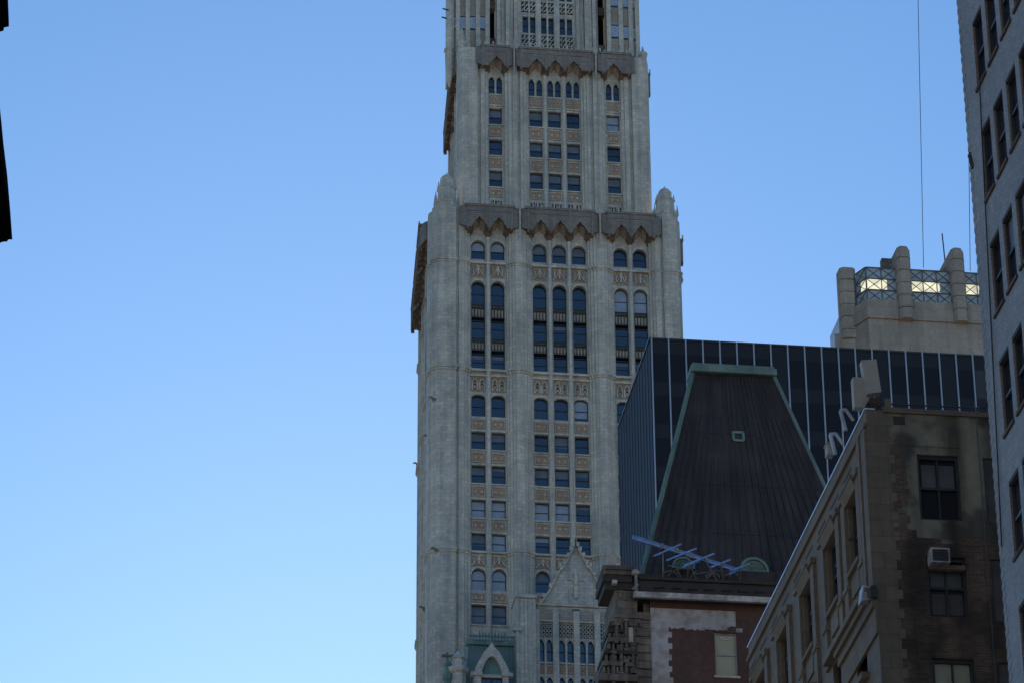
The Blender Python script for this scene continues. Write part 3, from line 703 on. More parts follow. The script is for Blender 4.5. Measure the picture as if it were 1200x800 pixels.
# shoulder turret of the wing
mb = MB(); a, b = gp(604, 745)[0], gp(627, 745)[0]; zt = gz(703, 616)
mb.fbox(FG, a, b, -.5, 2.2, 80, zt); 
for i in range(3):
    u = a+.12+(b-a-.24)*i/2; mb.fbox(FG, u-.12, u+.12, -.68, -.4, 80, zt-.1)
mb.fbox(FG, a-.12, b+.12, -.75, 2.3, zt, zt+.3)
mb.hexa([FG(a, -.5, zt+.3), FG(b, -.5, zt+.3), FG(b, 2, zt+.3), FG(a, 2, zt+.3), FG((a+b)/2-.3, .5, zt+1.0), FG((a+b)/2+.3, .5, zt+1.0), FG((a+b)/2+.3, 1.2, zt+1.0), FG((a+b)/2-.3, 1.2, zt+1.0)])
z = gz(740, 605); mb.fbox(FG, a-.3, a+.5, -.85, -.3, z-.15, z+.12)
mb.build('wing_turret', M['terra_pier'], tower)
# ---- green copper roof with a Gothic dormer
a, b = gp(551, 760)[0], gp(605, 760)[0]; zc = gz(752, 577); zt = gz(741, 577)
mb = MB()
mb.hexa([(a-1.4, GY-1.2, 112), (b, GY-1.2, 112), (b, GY+7, 112), (a-1.4, GY+7, 112), (a, GY+.9, zc), (b, GY+.9, zc), (b, GY+6, zc), (a, GY+6, zc)], 0)
for i in range(13):
    t = i/12; mb.bar((a-1.4+(b-a+1.4)*t, GY-1.25, 112), (a+(b-a)*t, GY+.85, zc), .08, .08, 0)
rf = mb.build('copper_roof', M['copper_dark'], tower)
mb = MB(); mb.box(a-.3, b, GY+.6, GY+1.3, zc, zc+.35); mb.box(a, b, GY+1.2, GY+5.8, zc-.1, zc+.5)
for i in range(15):
    u = a+.1+(b-a-.2)*i/14; mb.box(u-.05, u+.05, GY+.75, GY+.85, zc+.35, zt+.1); mb.box(u-.12, u+.12, GY+.76, GY+.84, zt-.45, zt-.3)
mb.box(a, b, GY+.72, GY+.88, zt-.1, zt+.05)
for i in range(9):
    u = a+1+(b-a-2)*i/8; mb.tube((u, GY+.8, zt), (u, GY+.8, zt+.5), .12, 5, 0, .02)
mb.build('roof_cresting', M['copper'], rf)
mb = MB(); DY = GY-2.2; FD = frame(0, DY, 1, 0, 0, 1)
def dp(x, y): p = onY(x, y, DY); return (p.x, p.z)
c = dp(576.5, 780)[0]; hw = 1.0
za = dp(576, 768)[1]; zs = dp(576, 788)[1]; zap = dp(577, 754)[1]
A = arch_pts(c-hw, c+hw, zs, za, 'point', 7)
O = [(c+hw+.75, zs-.2), (c+hw+.5, zs+.6), (c+.75, za+.35), (c+.3, za+.9), (c, zap+.2), (c-.3, za+.9), (c-.75, za+.35), (c-hw-.5, zs+.6), (c-hw-.75, zs-.2)]
n = len(A)
for i in range(n-1):
    oa = O[int(round(i*(len(O)-1)/(n-1)))]; ob = O[int(round((i+1)*(len(O)-1)/(n-1)))]
    mb.hexa([FD(A[i][0], 0, A[i][1]), FD(oa[0], 0, oa[1]), FD(oa[0], .7, oa[1]), FD(A[i][0], .7, A[i][1]), FD(A[i+1][0], 0, A[i+1][1]), FD(ob[0], 0, ob[1]+.001), FD(ob[0], .7, ob[1]+.001), FD(A[i+1][0], .7, A[i+1][1])])
mb.fbox(FD, c-hw-.55, c-hw, 0, 2.6, zs-5, zs); mb.fbox(FD, c+hw, c+hw+.55, 0, 2.6, zs-5, zs)
mb.fbox(FD, c-hw-.95, c-hw+.1, -.2, .5, zs-.3, zs+.05); mb.fbox(FD, c+hw-.1, c+hw+.95, -.2, .5, zs-.3, zs+.05)
mb.face([FD(p[0], .45, p[1]) for p in A] , 1)
mb.fbox(FD, c-hw, c+hw, .2, .5, zs-.35, zs-.05)
dm = mb.build('dormer', [M['terra'], M['copper']], tower)
for s in (-1, 1): window(dm, FD, (c+s*.5-.45, c+s*.5+.45, zs-3.0, zs-.4), .4, k=.06, vbars=1)
# stone pinnacles left of the copper roof
for (x_, zt_, r_) in ((537, 764, .75), (525, 772, .4)):
    p = onY(x_, zt_, GY-1); m1 = MB()
    m1.lathe((p.x, p.y), [(r_, p.z-14), (r_, p.z-2.2), (r_*1.35, p.z-2.0), (r_*1.35, p.z-1.6), (r_*.9, p.z-1.5), (r_*.85, p.z-.8), (r_*1.1, p.z-.7), (r_*.3, p.z-.1), (.04, p.z+.2)])
    m1.build('pinnacle', M['terra'] if r_ > .5 else M['copper'], tower)
mb = MB(); p = onY(524, 768, GY-.5); mb.bar((p.x-.5, p.y, p.z), (p.x+.6, p.y, p.z), .3, .2); mb.bar((p.x, p.y, p.z-1), (p.x, p.y, p.z+.35), .2, .2)
mb.build('gargoyle', M['oldstone'], tower)
mb = MB(); mb.box(xl-5, xr+14, GY+.8, TY+.3, 0, 111); mb.build('lower_block', M['terra'], tower)

# ================================================================ DARK GLASS TOWER
GX0, GY0, GZ = 42.3, 240.0, 127.55
gt = thing('glass_office_tower', (GX0+20, GY0+8, 0), 'dark curtain wall office slab with thin pale vertical mullions behind the mansard roof', 'office tower')
gx1 = 80.0; gyb = 256.2
mb = MB(); zr = 0
fl = 3.7; z = GZ; first = True
levels = []
while z > 0: levels.append(z); z -= fl
for i, z in enumerate(levels):
    for (d, zz0, zz1) in ((0, z-1.2, z), (1, max(0, z-3.7), z-1.2)):
        nb = 28; rg = random.Random(i*7+d); base = rg.choice((0, 0, 1))
        for q in range(nb):
            a = GX0+(.12+(q-1)*1.371 if q else 0); b = min(gx1, GX0+.12+q*1.371); a = max(a, GX0)
            if b <= a: continue
            mb.face([(a, GY0, zz0), (b, GY0, zz0), (b, GY0, zz1), (a, GY0, zz1)], 1 if d == 0 else (base if rg.random() < .7 else rg.choice((0, 1, 2))))
        mb.face([(GX0, gyb, zz0), (GX0, GY0, zz0), (GX0, GY0, zz1), (GX0, gyb, zz1)], 3)
mb.face([(gx1, GY0, 0), (gx1, gyb, 0), (gx1, gyb, GZ), (gx1, GY0, GZ)]); mb.face([(gx1, gyb, 0), (GX0, gyb, 0), (GX0, gyb, GZ), (gx1, gyb, GZ)])
mb.face([(GX0, GY0, GZ-.4), (gx1, GY0, GZ-.4), (gx1, gyb, GZ-.4), (GX0, gyb, GZ-.4)])
cw = mb.build('curtain_wall', [M['dglass'], M['dglass2'], M['dglass3'], M['dglass_side']], gt)
mb = MB(); mb.box(GX0-.08, gx1, GY0-.1, GY0+.1, GZ, GZ+.14); mb.box(GX0-.08, GX0+.1, GY0+.1, gyb, GZ, GZ+.14); mb.build('parapet_trim', M['dglass2'], gt)
mb = MB(); zz = GZ
i = 0
while GX0 + .12 + i*1.371 < gx1:
    x = GX0 + .12 + i*1.371; m1 = MB(); m1.box(x-.055, x+.055, GY0-.14, GY0-.003, 0, GZ+.12); m1.build('mullion', M['alu'], gt); i += 1
n = 13
for i in range(1, n):
    y = GY0 + (gyb-GY0)*i/(n-1); m1 = MB(); m1.box(GX0-.05, GX0-.003, y-.04, y+.04, 0, GZ+.12); m1.build('mullion', M['mull_side'], gt)

# ================================================================ ART DECO TOWER
dt = thing('art_deco_tower', (84, 306, 0), 'buff stone Art Deco tower top with lit X-braced glass lantern between rounded fins', 'tower')
DYF = 300.0
def q3(x, y, Y=DYF): p = onY(x, y, Y); return p.x, p.z
zl0 = 164.9; zl1 = 168.72; zpar = 163.7
x_l = q3(1015, 330)[0]; x_ch = 73.7; x_r = 95.0
ring_ = lambda o, z: [(x_l-o*.4, DYF-o, z), (x_r, DYF-o, z), (x_r, DYF+16, z), (x_ch-o+3.9, DYF+16, z), (x_ch-o, DYF+3.2, z)]
mb = MB()
mb.prism(ring_(0, 0), ring_(0, zpar-1.0)); mb.prism(ring_(.25, zpar-1.0), ring_(.25, zpar+.35)); mb.prism(ring_(.1, zpar+.35), ring_(.1, zl0-.02))
mb.prism(ring_(-.9, zl1-.3), ring_(-.9, zl1+.05))
# corner mass to the left, flaring downwards in steps
xa, za = q3(983, 314)[0], 168.4
for (xx, yy, w_) in ((984, 372, 2.2), (981, 388, 2.0), (978, 402, 2.0)):
    X, Z = q3(xx, yy); mb.hexa([(X-.15, DYF+2.6, 0), (X+w_, DYF+2.0, 0), (X+w_+1.5, DYF+9, 0), (X+1.4, DYF+9, 0), (X, DYF+2.6, Z-.5), (X+w_, DYF+2.0, Z-.5), (X+w_+1.5, DYF+9, Z), (X+1.6, DYF+9, Z)])
mb.build('wall', M['lime'], dt)
def fin(x0, x1, top, d0, back, rnd, zlow, y0=DYF):
    m1 = MB(); a, b = x0, x1; n = 6
    prof = [(a, y0-d0*.55), (a+(b-a)*.18, y0-d0), (a+(b-a)*.82, y0-d0), (b, y0-d0*.55)]
    R0 = [(x, y, zlow) for x, y in prof] + [(b, y0+back, zlow), (a, y0+back, zlow)]
    R1 = [(x, y, top-rnd) for x, y in prof] + [(b, y0+back, top-rnd), (a, y0+back, top-rnd)]
    m1.prism(R0, R1)
    c = (a+b)/2
    R2 = [(c+(x-c)*.85, y+.12, top-rnd*.35) for x, y in prof] + [(b, y0+back*.9, top-rnd*.5), (a, y0+back*.9, top-rnd*.5)]
    R3 = [(c+(x-c)*.45, y+.35, top) for x, y in prof] + [(c+(b-c)*.5, y0+back*.35, top), (c-(b-c)*.5, y0+back*.35, top)]
    m1.prism(R1, R2); m1.prism(R2, R3)
    z = top-1.5
    while z > zlow+.5:
        m1.prism([(c+(x-c)*1.03, y-.035, z) for x, y in prof] + [(b+.02, y0+.3, z), (a-.02, y0+.3, z)], [(c+(x-c)*1.03, y-.035, z+.07) for x, y in prof] + [(b+.02, y0+.3, z+.07), (a-.02, y0+.3, z+.07)], 1); z -= 1.42
    return m1.build('fin', [M['lime'], M['oldstone']], dt)
fin(78.35, 79.75, 170.95, .9, 4.6, .5, 162.6); fin(83.95, 85.35, 171.1, .9, 4.6, .5, 162.6); fin(89.5, 90.9, 171.2, .9, 4.6, .5, 162.6)
fin(xa+.55, xa+2.2, 169.6, .7, 1.0, .12, 161.5, DYF+2.6)
# wedge behind each fin sloping down to the left
for X in (78.35, 83.95):
    m1 = MB(); z1 = 170.6; m1.hexa([(X-2.0, DYF+2.5, zl1), (X+1.2, DYF+2.5, zl1), (X+1.2, DYF+3.6, zl1), (X-2.0, DYF+3.6, zl1), (X-1.7, DYF+2.5, zl1+.2), (X+1.2, DYF+.4, z1), (X+1.2, DYF+1.6, z1), (X-1.7, DYF+3.6, zl1+.2)])
    m1.build('buttress', M['lime'], dt)
def lattice(p0, p1, nx, lit):
    p0 = Vector(p0); p1 = Vector(p1); d = (p1-p0); nrm = Vector((d.y, -d.x, 0)).normalized()
    pt = lambda u, z, o=0: Vector((p0.x+d.x*u, p0.y+d.y*u, z)) + nrm*o
    m1 = MB(); m1.face([pt(0, zl0, -.05), pt(1, zl0, -.05), pt(1, zl1, -.05), pt(0, zl1, -.05)])
    la = m1.build('lantern_glazing', M['milk'], dt)
    hh = (zl1-zl0)/3
    if lit:
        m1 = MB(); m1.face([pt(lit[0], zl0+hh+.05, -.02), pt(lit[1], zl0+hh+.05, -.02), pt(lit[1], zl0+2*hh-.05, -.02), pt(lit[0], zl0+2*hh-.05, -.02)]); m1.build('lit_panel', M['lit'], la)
    m1 = MB()
    for j in range(4): m1.bar(pt(0, zl0+hh*j, .05), pt(1, zl0+hh*j, .05), .1, .1)
    for i in range(nx+1):
        m1.bar(pt(i/nx, zl0, .05), pt(i/nx, zl1, .05), .09, .09)
        if i < nx:
            for j in range(3):
                m1.bar(pt(i/nx, zl0+hh*j, .04), pt((i+1)/nx, zl0+hh*(j+1), .04), .06, .06); m1.bar(pt(i/nx, zl0+hh*(j+1), .03), pt((i+1)/nx, zl0+hh*j, .03), .06, .06)
    m1.build('steel_lattice', M['lattice'], la)
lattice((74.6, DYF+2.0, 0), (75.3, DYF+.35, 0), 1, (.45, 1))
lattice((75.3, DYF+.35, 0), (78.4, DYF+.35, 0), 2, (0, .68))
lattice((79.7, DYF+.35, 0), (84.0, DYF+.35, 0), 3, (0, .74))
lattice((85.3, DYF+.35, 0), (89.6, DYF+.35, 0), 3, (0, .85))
mb = MB(); mb.box(75.35, x_r, DYF+.5, DYF+15, zl0-.1, zl1-.35); mb.box(74.7, 76, DYF+2.3, DYF+15, zl0-.1, zl1-.35); mb.build('lantern_core', M['milk'], dt)
m1 = MB(); p = onY(1036, 308, DYF+2); m1.box(p.x-.35, p.x+.7, DYF+1.5, DYF+2.3, zl1-.1, p.z+.25); m1.build('roof_hatch', M['oldstone'], dt)
for (x0, y0, x1, y1, r0, lab, nm) in ((1075, -40, 1082.3, 314, .036, 'long thin aerial wire rising from the lantern roof between its two rounded fins', 'aerial_wire'), (1132.6, -40, 1137, 318, .036, 'long thin aerial wire rising beside the grey brick wall at the right', 'aerial_wire'), (1104, 274, 1108, 312, .07, 'short whip antenna standing just left of the right-hand lantern fin', 'antenna')):
    m1 = MB(); m1.tube(onY(x1, y1, DYF+2), onY(x0, y0, DYF+2), r0, 5)
    setp(m1.build(nm, M['wire']), lab, 'antenna' if nm == 'antenna' else 'wire')

# ================================================================ MANSARD BUILDING
MX, MY = 28.0, 165.0
mn = thing('mansard_building', (MX+8, MY+8, 0), 'old red brick building with a steep dark mansard roof and green copper trim', 'building')
def mp(x, y, Y=MY): p = onY(x, y, Y); return p.x, p.z
FM = frame(0, MY, 1, 0, 0, 1)
xq = mp(763, 760)[0]; xb = mp(783.5, 760)[0]; wz1, wz0 = mp(851, 741)[1], mp(851, 791)[1]; wa, wb = mp(838, 765)[0], mp(864, 765)[0]
mb = MB(); mops = [(wa, wb, wz0, wz1)] + [(wa, wb, wz0-3.8*k, wz1-3.8*k) for k in (1, 2)] + [(wa+4.2, wb+4.2, wz0-3.8*k, wz1-3.8*k) for k in (0, 1, 2)]
zcor = mp(800, 706)[1]
wall(mb, FM, xq, 48, 0, zcor, mops, .3, 0, 0, 0)
mb.box(MX+.4, xq, MY+.25, MY+1, 0, zcor, 1)
mb.face([(48, MY, 0), (48, MY+14, 0), (48, MY+14, zcor), (48, MY, zcor)], 0); mb.face([(48, MY+14, 0), (MX+.4, MY+14, 0), (MX+.4, MY+14, zcor), (48, MY+14, zcor)], 0)
mb.face([(MX, MY+.3, zcor), (48, MY+.3, zcor), (48, MY+14, zcor), (MX, MY+14, zcor)], 1)
mb.build('wall', [M['brick'], M['oldstone']], mn)
# flaking white paint: vertical strip with toothed edge and the L-shaped band under the cornice
mb = MB(); tz = zcor; k = 0
zb1 = mp(800, 735)[1]; xe = mp(862, 725)[0]
z = 0
while z < zb1-.2:
    w_ = xb + (.18 if k % 2 else 0) + random.uniform(-.03, .03); zz = min(z+.32, zb1)
    mb.box(xq, w_, MY-.012, MY-.003, z, zz); z = zz; k += 1
n = 30
for i in range(n):
    a = xq+(xe-xq)*i/n; b = xq+(xe-xq)*(i+1)/n
    mb.box(a, b, MY-.012, MY-.003, zb1 - (0 if a < xb else random.uniform(0, .12)) + (0 if i < n-3 else .25), zcor-.35)
mb.box(xe, xe+.35, MY-.012, MY-.003, zb1-.12, zb1+.1)
mb.build('painted_patch', M['whitepaint'], mn, 'flaking white painted band on the red brick')
# ornate left-hand corner and street front: a stone return with stacked ledges
mb = MB(); CXL = mp(725, 740)[0]; rr = random.Random(5)
DE = MY+5.5
def mz(y): return mp(730, y)[1]
mb.box(CXL, xq, MY-.05, DE, 0, mz(722), 0); mb.box(mp(720, 700)[0], mp(746, 700)[0], MY-.1, DE-2, mz(722)+.002, mz(690), 0)
for (ya, yb, xl_, xr_, d) in ((671, 666.5, 705, 744, .5), (676, 671.3, 706, 743, .4), (684, 676.3, 705, 740, .3), (692, 684.3, 708, 742, .2),
        (726, 721, 719, 752, .35), (731, 726.2, 714, 750, .25), (742, 738, 712, 744, .2), (754, 749, 711, 748, .3), (768, 764, 707, 746, .3), (782, 777, 705, 744, .3), (800, 792, 701, 746, .35)):
    mb.box(mp(xl_, ya)[0], mp(xr_, ya)[0], MY-d, MY+2.2, mz(ya), mz(yb), 2 if ya in (684, 692, 742, 768) else 0)  # some ledges take the dark tone to paint in cornice shade
for (yt, yb, xa_, xb_, d) in ((727, 738, 716, 750, .2), (743, 749, 713, 744, .16), (755, 764, 712, 747, .22), (769, 777, 709, 745, .2), (783, 792, 706, 745, .22), (693, 699, 720, 742, .16)):
    u = mp(xa_, yt)[0]; ue = mp(xb_, yt)[0]; k = 0
    while u < ue: mb.box(u, u+.11, MY-d, MY+.1, mz(yt)-.34-(k % 3)*.09, mz(yt), 0); u += .21+rr.uniform(0, .05); k += 1
for (x_, y0_, y1_) in ((733, 730, 764), (727, 756, 792), (718, 768, 806), (742, 735, 752), (741, 758, 790), (722, 735, 756), (733, 778, 815)):
    a = mp(x_, y0_)[0]; mb.tube((a, MY-.2, mz(y1_)), (a, MY-.2, mz(y0_)), .10, 8, 0); mb.box(a-.15, a+.15, MY-.34, MY, mz(y0_), mz(y0_)+.16, 0); mb.box(a-.15, a+.15, MY-.34, MY, mz(y1_), mz(y1_)+.12, 0)
for (x_, y_, r_) in ((731, 722, .3), (737, 770, .32), (724, 800, .3)):
    c = mp(x_, y_)
    for k in range(8):
        t0, t1 = k*math.pi/8, (k+1)*math.pi/8
        mb.bar((c[0]+r_*math.cos(t0), MY-.25, c[1]-.6+r_*1.4*math.sin(t0)), (c[0]+r_*math.cos(t1), MY-.25, c[1]-.6+r_*1.4*math.sin(t1)), .1, .12, 0)
for k in range(7):
    y = MY+.3+k*.75; mb.box(CXL-.35, CXL+.1, y, y+.3, 40, mz(755), 0); mb.box(CXL-.6, CXL+.1, y-.05, y+.35, mz(757), mz(752), 0)
for z0, o in ((mz(765), .7), (mz(790), .9), (mz(812), 1.0)): mb.box(CXL-o, CXL+.1, MY, DE, z0, z0+.3, 0)
k = 0; z = mz(812)
while z < mz(724): mb.box(mp(746, 760)[0]-(.0 if k % 2 else .12), xq-.004, MY-.10-(.05 if k % 2 else 0), MY+.2, z, z+.40, 0); z += .46; k += 1
a = mp(738, 742)[0]; mb.tube((a, MY-.35, mz(755)), (a, MY-.35, mz(738)), .13, 8, 1)
a = mp(716, 686)[0]; mb.box(a, a+.25, MY-.55, MY-.2, mz(688), mz(684), 1)
mb.build('street_front', [M['oldstone'], M['cream'], M['dark']], mn)
mb = MB(); mb.box(mp(713, 660)[0], mp(722, 660)[0], MY+.0, MY+.7, mz(667), mz(649), 0); mb.build('chimney', M['cream'], mn); mb = MB(); mb.box(mp(735, 660)[0], mp(742, 660)[0], MY+.4, MY+1.0, mz(676), mz(664), 0)
mb.build('chimney', M['cream'], mn)
# main cornice and gutter of the brick side
zg = mp(800, 703)[1]
mb = MB(); mb.box(MX-.2, 48, MY-.55, MY+.3, zcor-.0, zcor+.14, 0); mb.box(MX, 48, MY-.25, MY+.28, zcor+.145, zcor+1.1, 0); mb.box(MX+.1, 48, MY-.4, MY+.25, zcor+1.1, zcor+1.25, 0)
mb.box(MX-.1, 47, MY+.3, MY+1.1, zcor+.1, zcor+1.7, 0)
for i in range(11):
    a = MX+.9+i*.9; mb.tube((a, MY-.3, zcor+.7), (a+.5, MY-.3, zcor+.72), .06, 5, 0)
mb.build('cornice', M['dark'], mn)
mb = MB(); mb.box(mp(740, 700)[0], 48, MY-.78, MY-.56, zcor-.08, zcor+.22, 0); mb.build('gutter', M['gutter'], mn)
# mansard roof
RY0, RY1 = MY+1.2, MY+5.0
def rp(x, y, Y): p = onY(x, y, Y); return Vector(p)
bl = rp(751, 676, RY0); zb = bl.z; tl = rp(812, 436, RY1); tr = rp(907, 440, RY1); zt = tl.z
# right hip: through (962,560) part-way down
t_ = .5; Ym = None
for it in range(40):
    Ym = RY0 + (RY1-RY0)*t_; pm = rp(962, 560, Ym); t_ = (pm.z-zb)/(zt-zb)
slope = (pm.x-tr.x)/(zt-pm.z); brx = tr.x + slope*(zt-zb)
A = Vector((bl.x, RY0, zb)); B = Vector((brx, RY0, zb)); Cc = Vector((tr.x, RY1, zt)); D = Vector((tl.x, RY1, zt))
A2 = Vector((A.x+.5, RY1+3.4, zb)); B2 = Vector((B.x, RY1+3.4, zb)); C2 = Vector((Cc.x, RY1+.9, zt)); D2 = Vector((D.x, RY1+.9, zt))
mb = MB(); mb.hexa([A, B, B2, A2, D, Cc, C2, D2])
n = 24
for i in range(1, n):
    t = i/n; t += random.uniform(-.006, .006); mb.bar(A.lerp(B, t)+Vector((0, -.03, 0)), D.lerp(Cc, t)+Vector((0, -.03, 0)), .06, random.uniform(.07, .12))
for z in (.22, .45, .7):
    a = A.lerp(D, z); b = B.lerp(Cc, z); mb.bar(a+Vector((0, -.01, 0)), b+Vector((0, -.01, 0)), .05, .03)
rf = mb.build('mansard_roof', M['roof'], mn)
mb = MB(); mb.bar(A+Vector((0, -.05, 0)), D+Vector((0, -.05, 0)), .17, .2); mb.build('hip_cap', M['copper'], rf)
mb = MB(); mb.bar(B+Vector((0, -.05, 0)), Cc+Vector((0, -.05, 0)), .13, .16); mb.build('hip_cap', M['copper_dark'], rf)
mb = MB(); mb.box(D.x-.15, Cc.x+.1, RY1-.35, RY1+1.2, zt-.05, zt+.32); mb.box(D.x-.05, Cc.x-.0, RY1-.2, RY1+1.1, zt+.32, zt+.52); mb.build('ridge_cap', M['copper'], rf)
# skylight
Ys = RY0+(RY1-RY0)*.68
p = rp(865, 512, Ys); tt = (p.z-zb)/(zt-zb); Ys = RY0+(RY1-RY0)*tt; p = rp(865, 512, Ys)
up = (D-A).normalized(); up = Vector((0, up.y, up.z)).normalized(); rt = Vector((1, 0, 0)); nn = Vector((0, -up.z, up.y))
mb = MB(); h = .29
c_ = p + nn*.06
for (a, b) in (((-h, -h), (h, -h)), ((h, -h), (h, h)), ((h, h), (-h, h)), ((-h, h), (-h, -h))):
    mb.bar(c_+rt*a[0]+up*a[1], c_+rt*b[0]+up*b[1], .14, .13)
sk = mb.build('skylight', M['copper'], rf); mb = MB(); mb.face([c_+rt*a+up*b for a, b in ((-h, -h), (h, -h), (h, h), (-h, h))]); mb.build('pane', M['frame'], sk)
# copper lunettes on their dark pedestals
def lunette(x, y, r, Y, base):
    c = rp(x, y, Y); mb = MB(); n = 14
    arc = lambda q, dy: [Vector((c.x+q*math.cos(math.pi*k/n), Y+dy, c.z+q*math.sin(math.pi*k/n))) for k in range(n+1)]
    o, i_, o2 = arc(r, 0), arc(r*.8, 0), arc(r, .7)
    for k in range(n):
        mb.face([o[k], o[k+1], i_[k+1], i_[k]]); mb.face([o[k], o[k+1], o2[k+1], o2[k]]); 
    for k in range(n+1): pass
    mb.face([Vector((p.x, p.y+.1, p.z)) for p in arc(r*.8, 0)], 1)
    for k in range(1, 7):
        a = math.pi*k/7; mb.bar((c.x, Y+.06, c.z+.02), (c.x+r*.78*math.cos(a), Y+.06, c.z+r*.78*math.sin(a)), .035, .035)
    for q in (.35, .6):
        P_ = arc(r*q, .05)
        for k in range(n): mb.bar(P_[k], P_[k+1], .03, .03)
    mb.box(c.x-r, c.x+r, Y-.02, Y+.7, c.z-.08, c.z)
    d_ = mb.build('lunette_dormer', [M['copper'], M['copper_dark']], rf)
    if base:
        m1 = MB(); m1.box(c.x-r*1.0, c.x+r*1.35, Y-.1, Y+.8, c.z-.55, c.z-.085); m1.box(c.x-r*1.2, c.x+r*1.5, Y-.2, Y+.8, c.z-.75, c.z-.55); m1.build('pedestal', M['dark'], d_)
lunette(884, 668, .80, MY+.65, True); lunette(801, 664, .62, MY+1.05, False)
w_ = window(mn, FM, (wa, wb, wz0, wz1), .2, k=.06, blind=(.97, 'shade'), fm='whitepaint')
m1 = MB(); cc = (wa+wb)/2
for k in range(8):
    t0, t1 = math.pi+k*math.pi/8, math.pi+(k+1)*math.pi/8; m1.bar((cc+.28*math.cos(t0), MY+.17, wz1-.15+.16*math.sin(t0)), (cc+.28*math.cos(t1), MY+.17, wz1-.15+.16*math.sin(t1)), .04, .06)
m1.build('window_fan', M['white'], w_)
for o in mops[1:]: window(mn, FM, o, .2, k=.06)
m1 = MB(); m1.box(wa-.1, wb+.1, MY-.08, MY+.05, wz0-.14, wz0-.02); m1.build('sill', M['cream'], w_)
# steel grillage standing on the roof edge
sg_ = thing('steel_beam_rig', (33, MY+.2, zcor+1.2), 'steel beam coloured blue for its sky reflection, with crossbars on a tangle of tubes at the mansard eave', 'steel rig')
SY = MY-.35
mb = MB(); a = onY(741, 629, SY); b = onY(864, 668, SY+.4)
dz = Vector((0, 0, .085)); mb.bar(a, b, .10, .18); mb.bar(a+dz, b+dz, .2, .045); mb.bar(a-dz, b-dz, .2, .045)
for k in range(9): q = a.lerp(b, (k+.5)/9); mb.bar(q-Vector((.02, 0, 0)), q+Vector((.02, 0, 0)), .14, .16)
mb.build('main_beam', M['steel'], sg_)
for k in (.28, .42, .56, .70, .86):
    q = a.lerp(b, k); m1 = MB(); m1.box(q.x-.09, q.x+.09, q.y-.12, q.y+.12, q.z-.16, q.z+.15); m1.build('dark_gap_block', M['tube'], sg_)  # dark blocks added where gaps seem to break the beam at the crossings
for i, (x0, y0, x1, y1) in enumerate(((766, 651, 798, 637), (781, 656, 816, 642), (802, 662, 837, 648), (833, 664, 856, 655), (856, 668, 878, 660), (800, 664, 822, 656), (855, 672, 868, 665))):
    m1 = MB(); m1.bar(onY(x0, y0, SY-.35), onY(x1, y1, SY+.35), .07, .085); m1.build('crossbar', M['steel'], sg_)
zf = zcor+1.2
mb = MB()
for (x0, y0, x1, y1) in ((777, 645, 777, 678), (803, 648, 817, 680), (806, 662, 806, 680), (793, 665, 800, 680), (826, 655, 840, 680), (790, 668, 798, 680), (845, 662, 848, 680), (854, 668, 855, 680), (868, 664, 867, 680), (816, 668, 806, 680), (838, 668, 826, 680), (850, 674, 862, 668), (777, 670, 800, 666), (783, 662, 810, 668), (812, 672, 845, 668), (862, 672, 868, 680)):
    mb.tube(onY(x0, y0, SY), onY(x1, y1, SY+.5), .035, 5)
for (x0, y0, r) in ((835, 676, 5), (858, 674, 4), (790, 674, 4)):
    for k in range(6):
        t0, t1 = k*math.pi/6, (k+1)*math.pi/6; mb.tube(onY(x0-r*1.6*math.cos(t0), y0-r*math.sin(t0), SY+.3), onY(x0-r*1.6*math.cos(t1), y0-r*math.sin(t1), SY+.3), .03, 5)
mb.build('tube_frame', M['tube'], sg_)
lp = thing('roof_lamp', tuple(onY(746, 697, MY-.5)), 'small grey roof lamp on a short post at the left end of the pale gutter', 'lamp')
m1 = MB(); m1.tube(onY(746, 699, MY-.5), onY(745, 672, MY-.5), .09, 8); m1.build('post', M['tube'], lp)
m1 = MB(); c_ = onY(744.5, 669, MY-.5); m1.lathe((c_.x, c_.y), [(.05, c_.z-.22), (.2, c_.z-.18), (.22, c_.z), (.12, c_.z+.1)], 10); m1.build('lamp_head', M['gutter'], lp)
m1 = MB(); m1.bar(onY(741, 690, MY-.55), onY(748, 684, MY-.55), .1, .1); m1.build('bracket', M['tube'], lp)

# ================================================================ BROWN CORNER BUILDING
BX, BY = 23.87, 96.3
bb = thing('brown_corner_building', (BX+8, BY+8, 0), 'sooty brown stone and brick building with a patchy cement side wall at the right', 'building')
def bp(x, y): p = onY(x, y, BY); return p.x, p.z
FB = frame(0, BY, 1, 0, 0, 1)
xc = bp(1043, 560)[0]; zt = bp(1090, 486)[1]; zbr = bp(1090, 636)[1]; x2 = 36.0
def rct(x0, y0, x1, y1): a, c = bp(x0, y1); b, d = bp(x1, y0); return (a, b, c, d)
W1 = rct(1079, 534, 1123, 608); W2 = rct(1088, 653, 1128, 722); W3 = rct(1096, 772, 1140, 840)
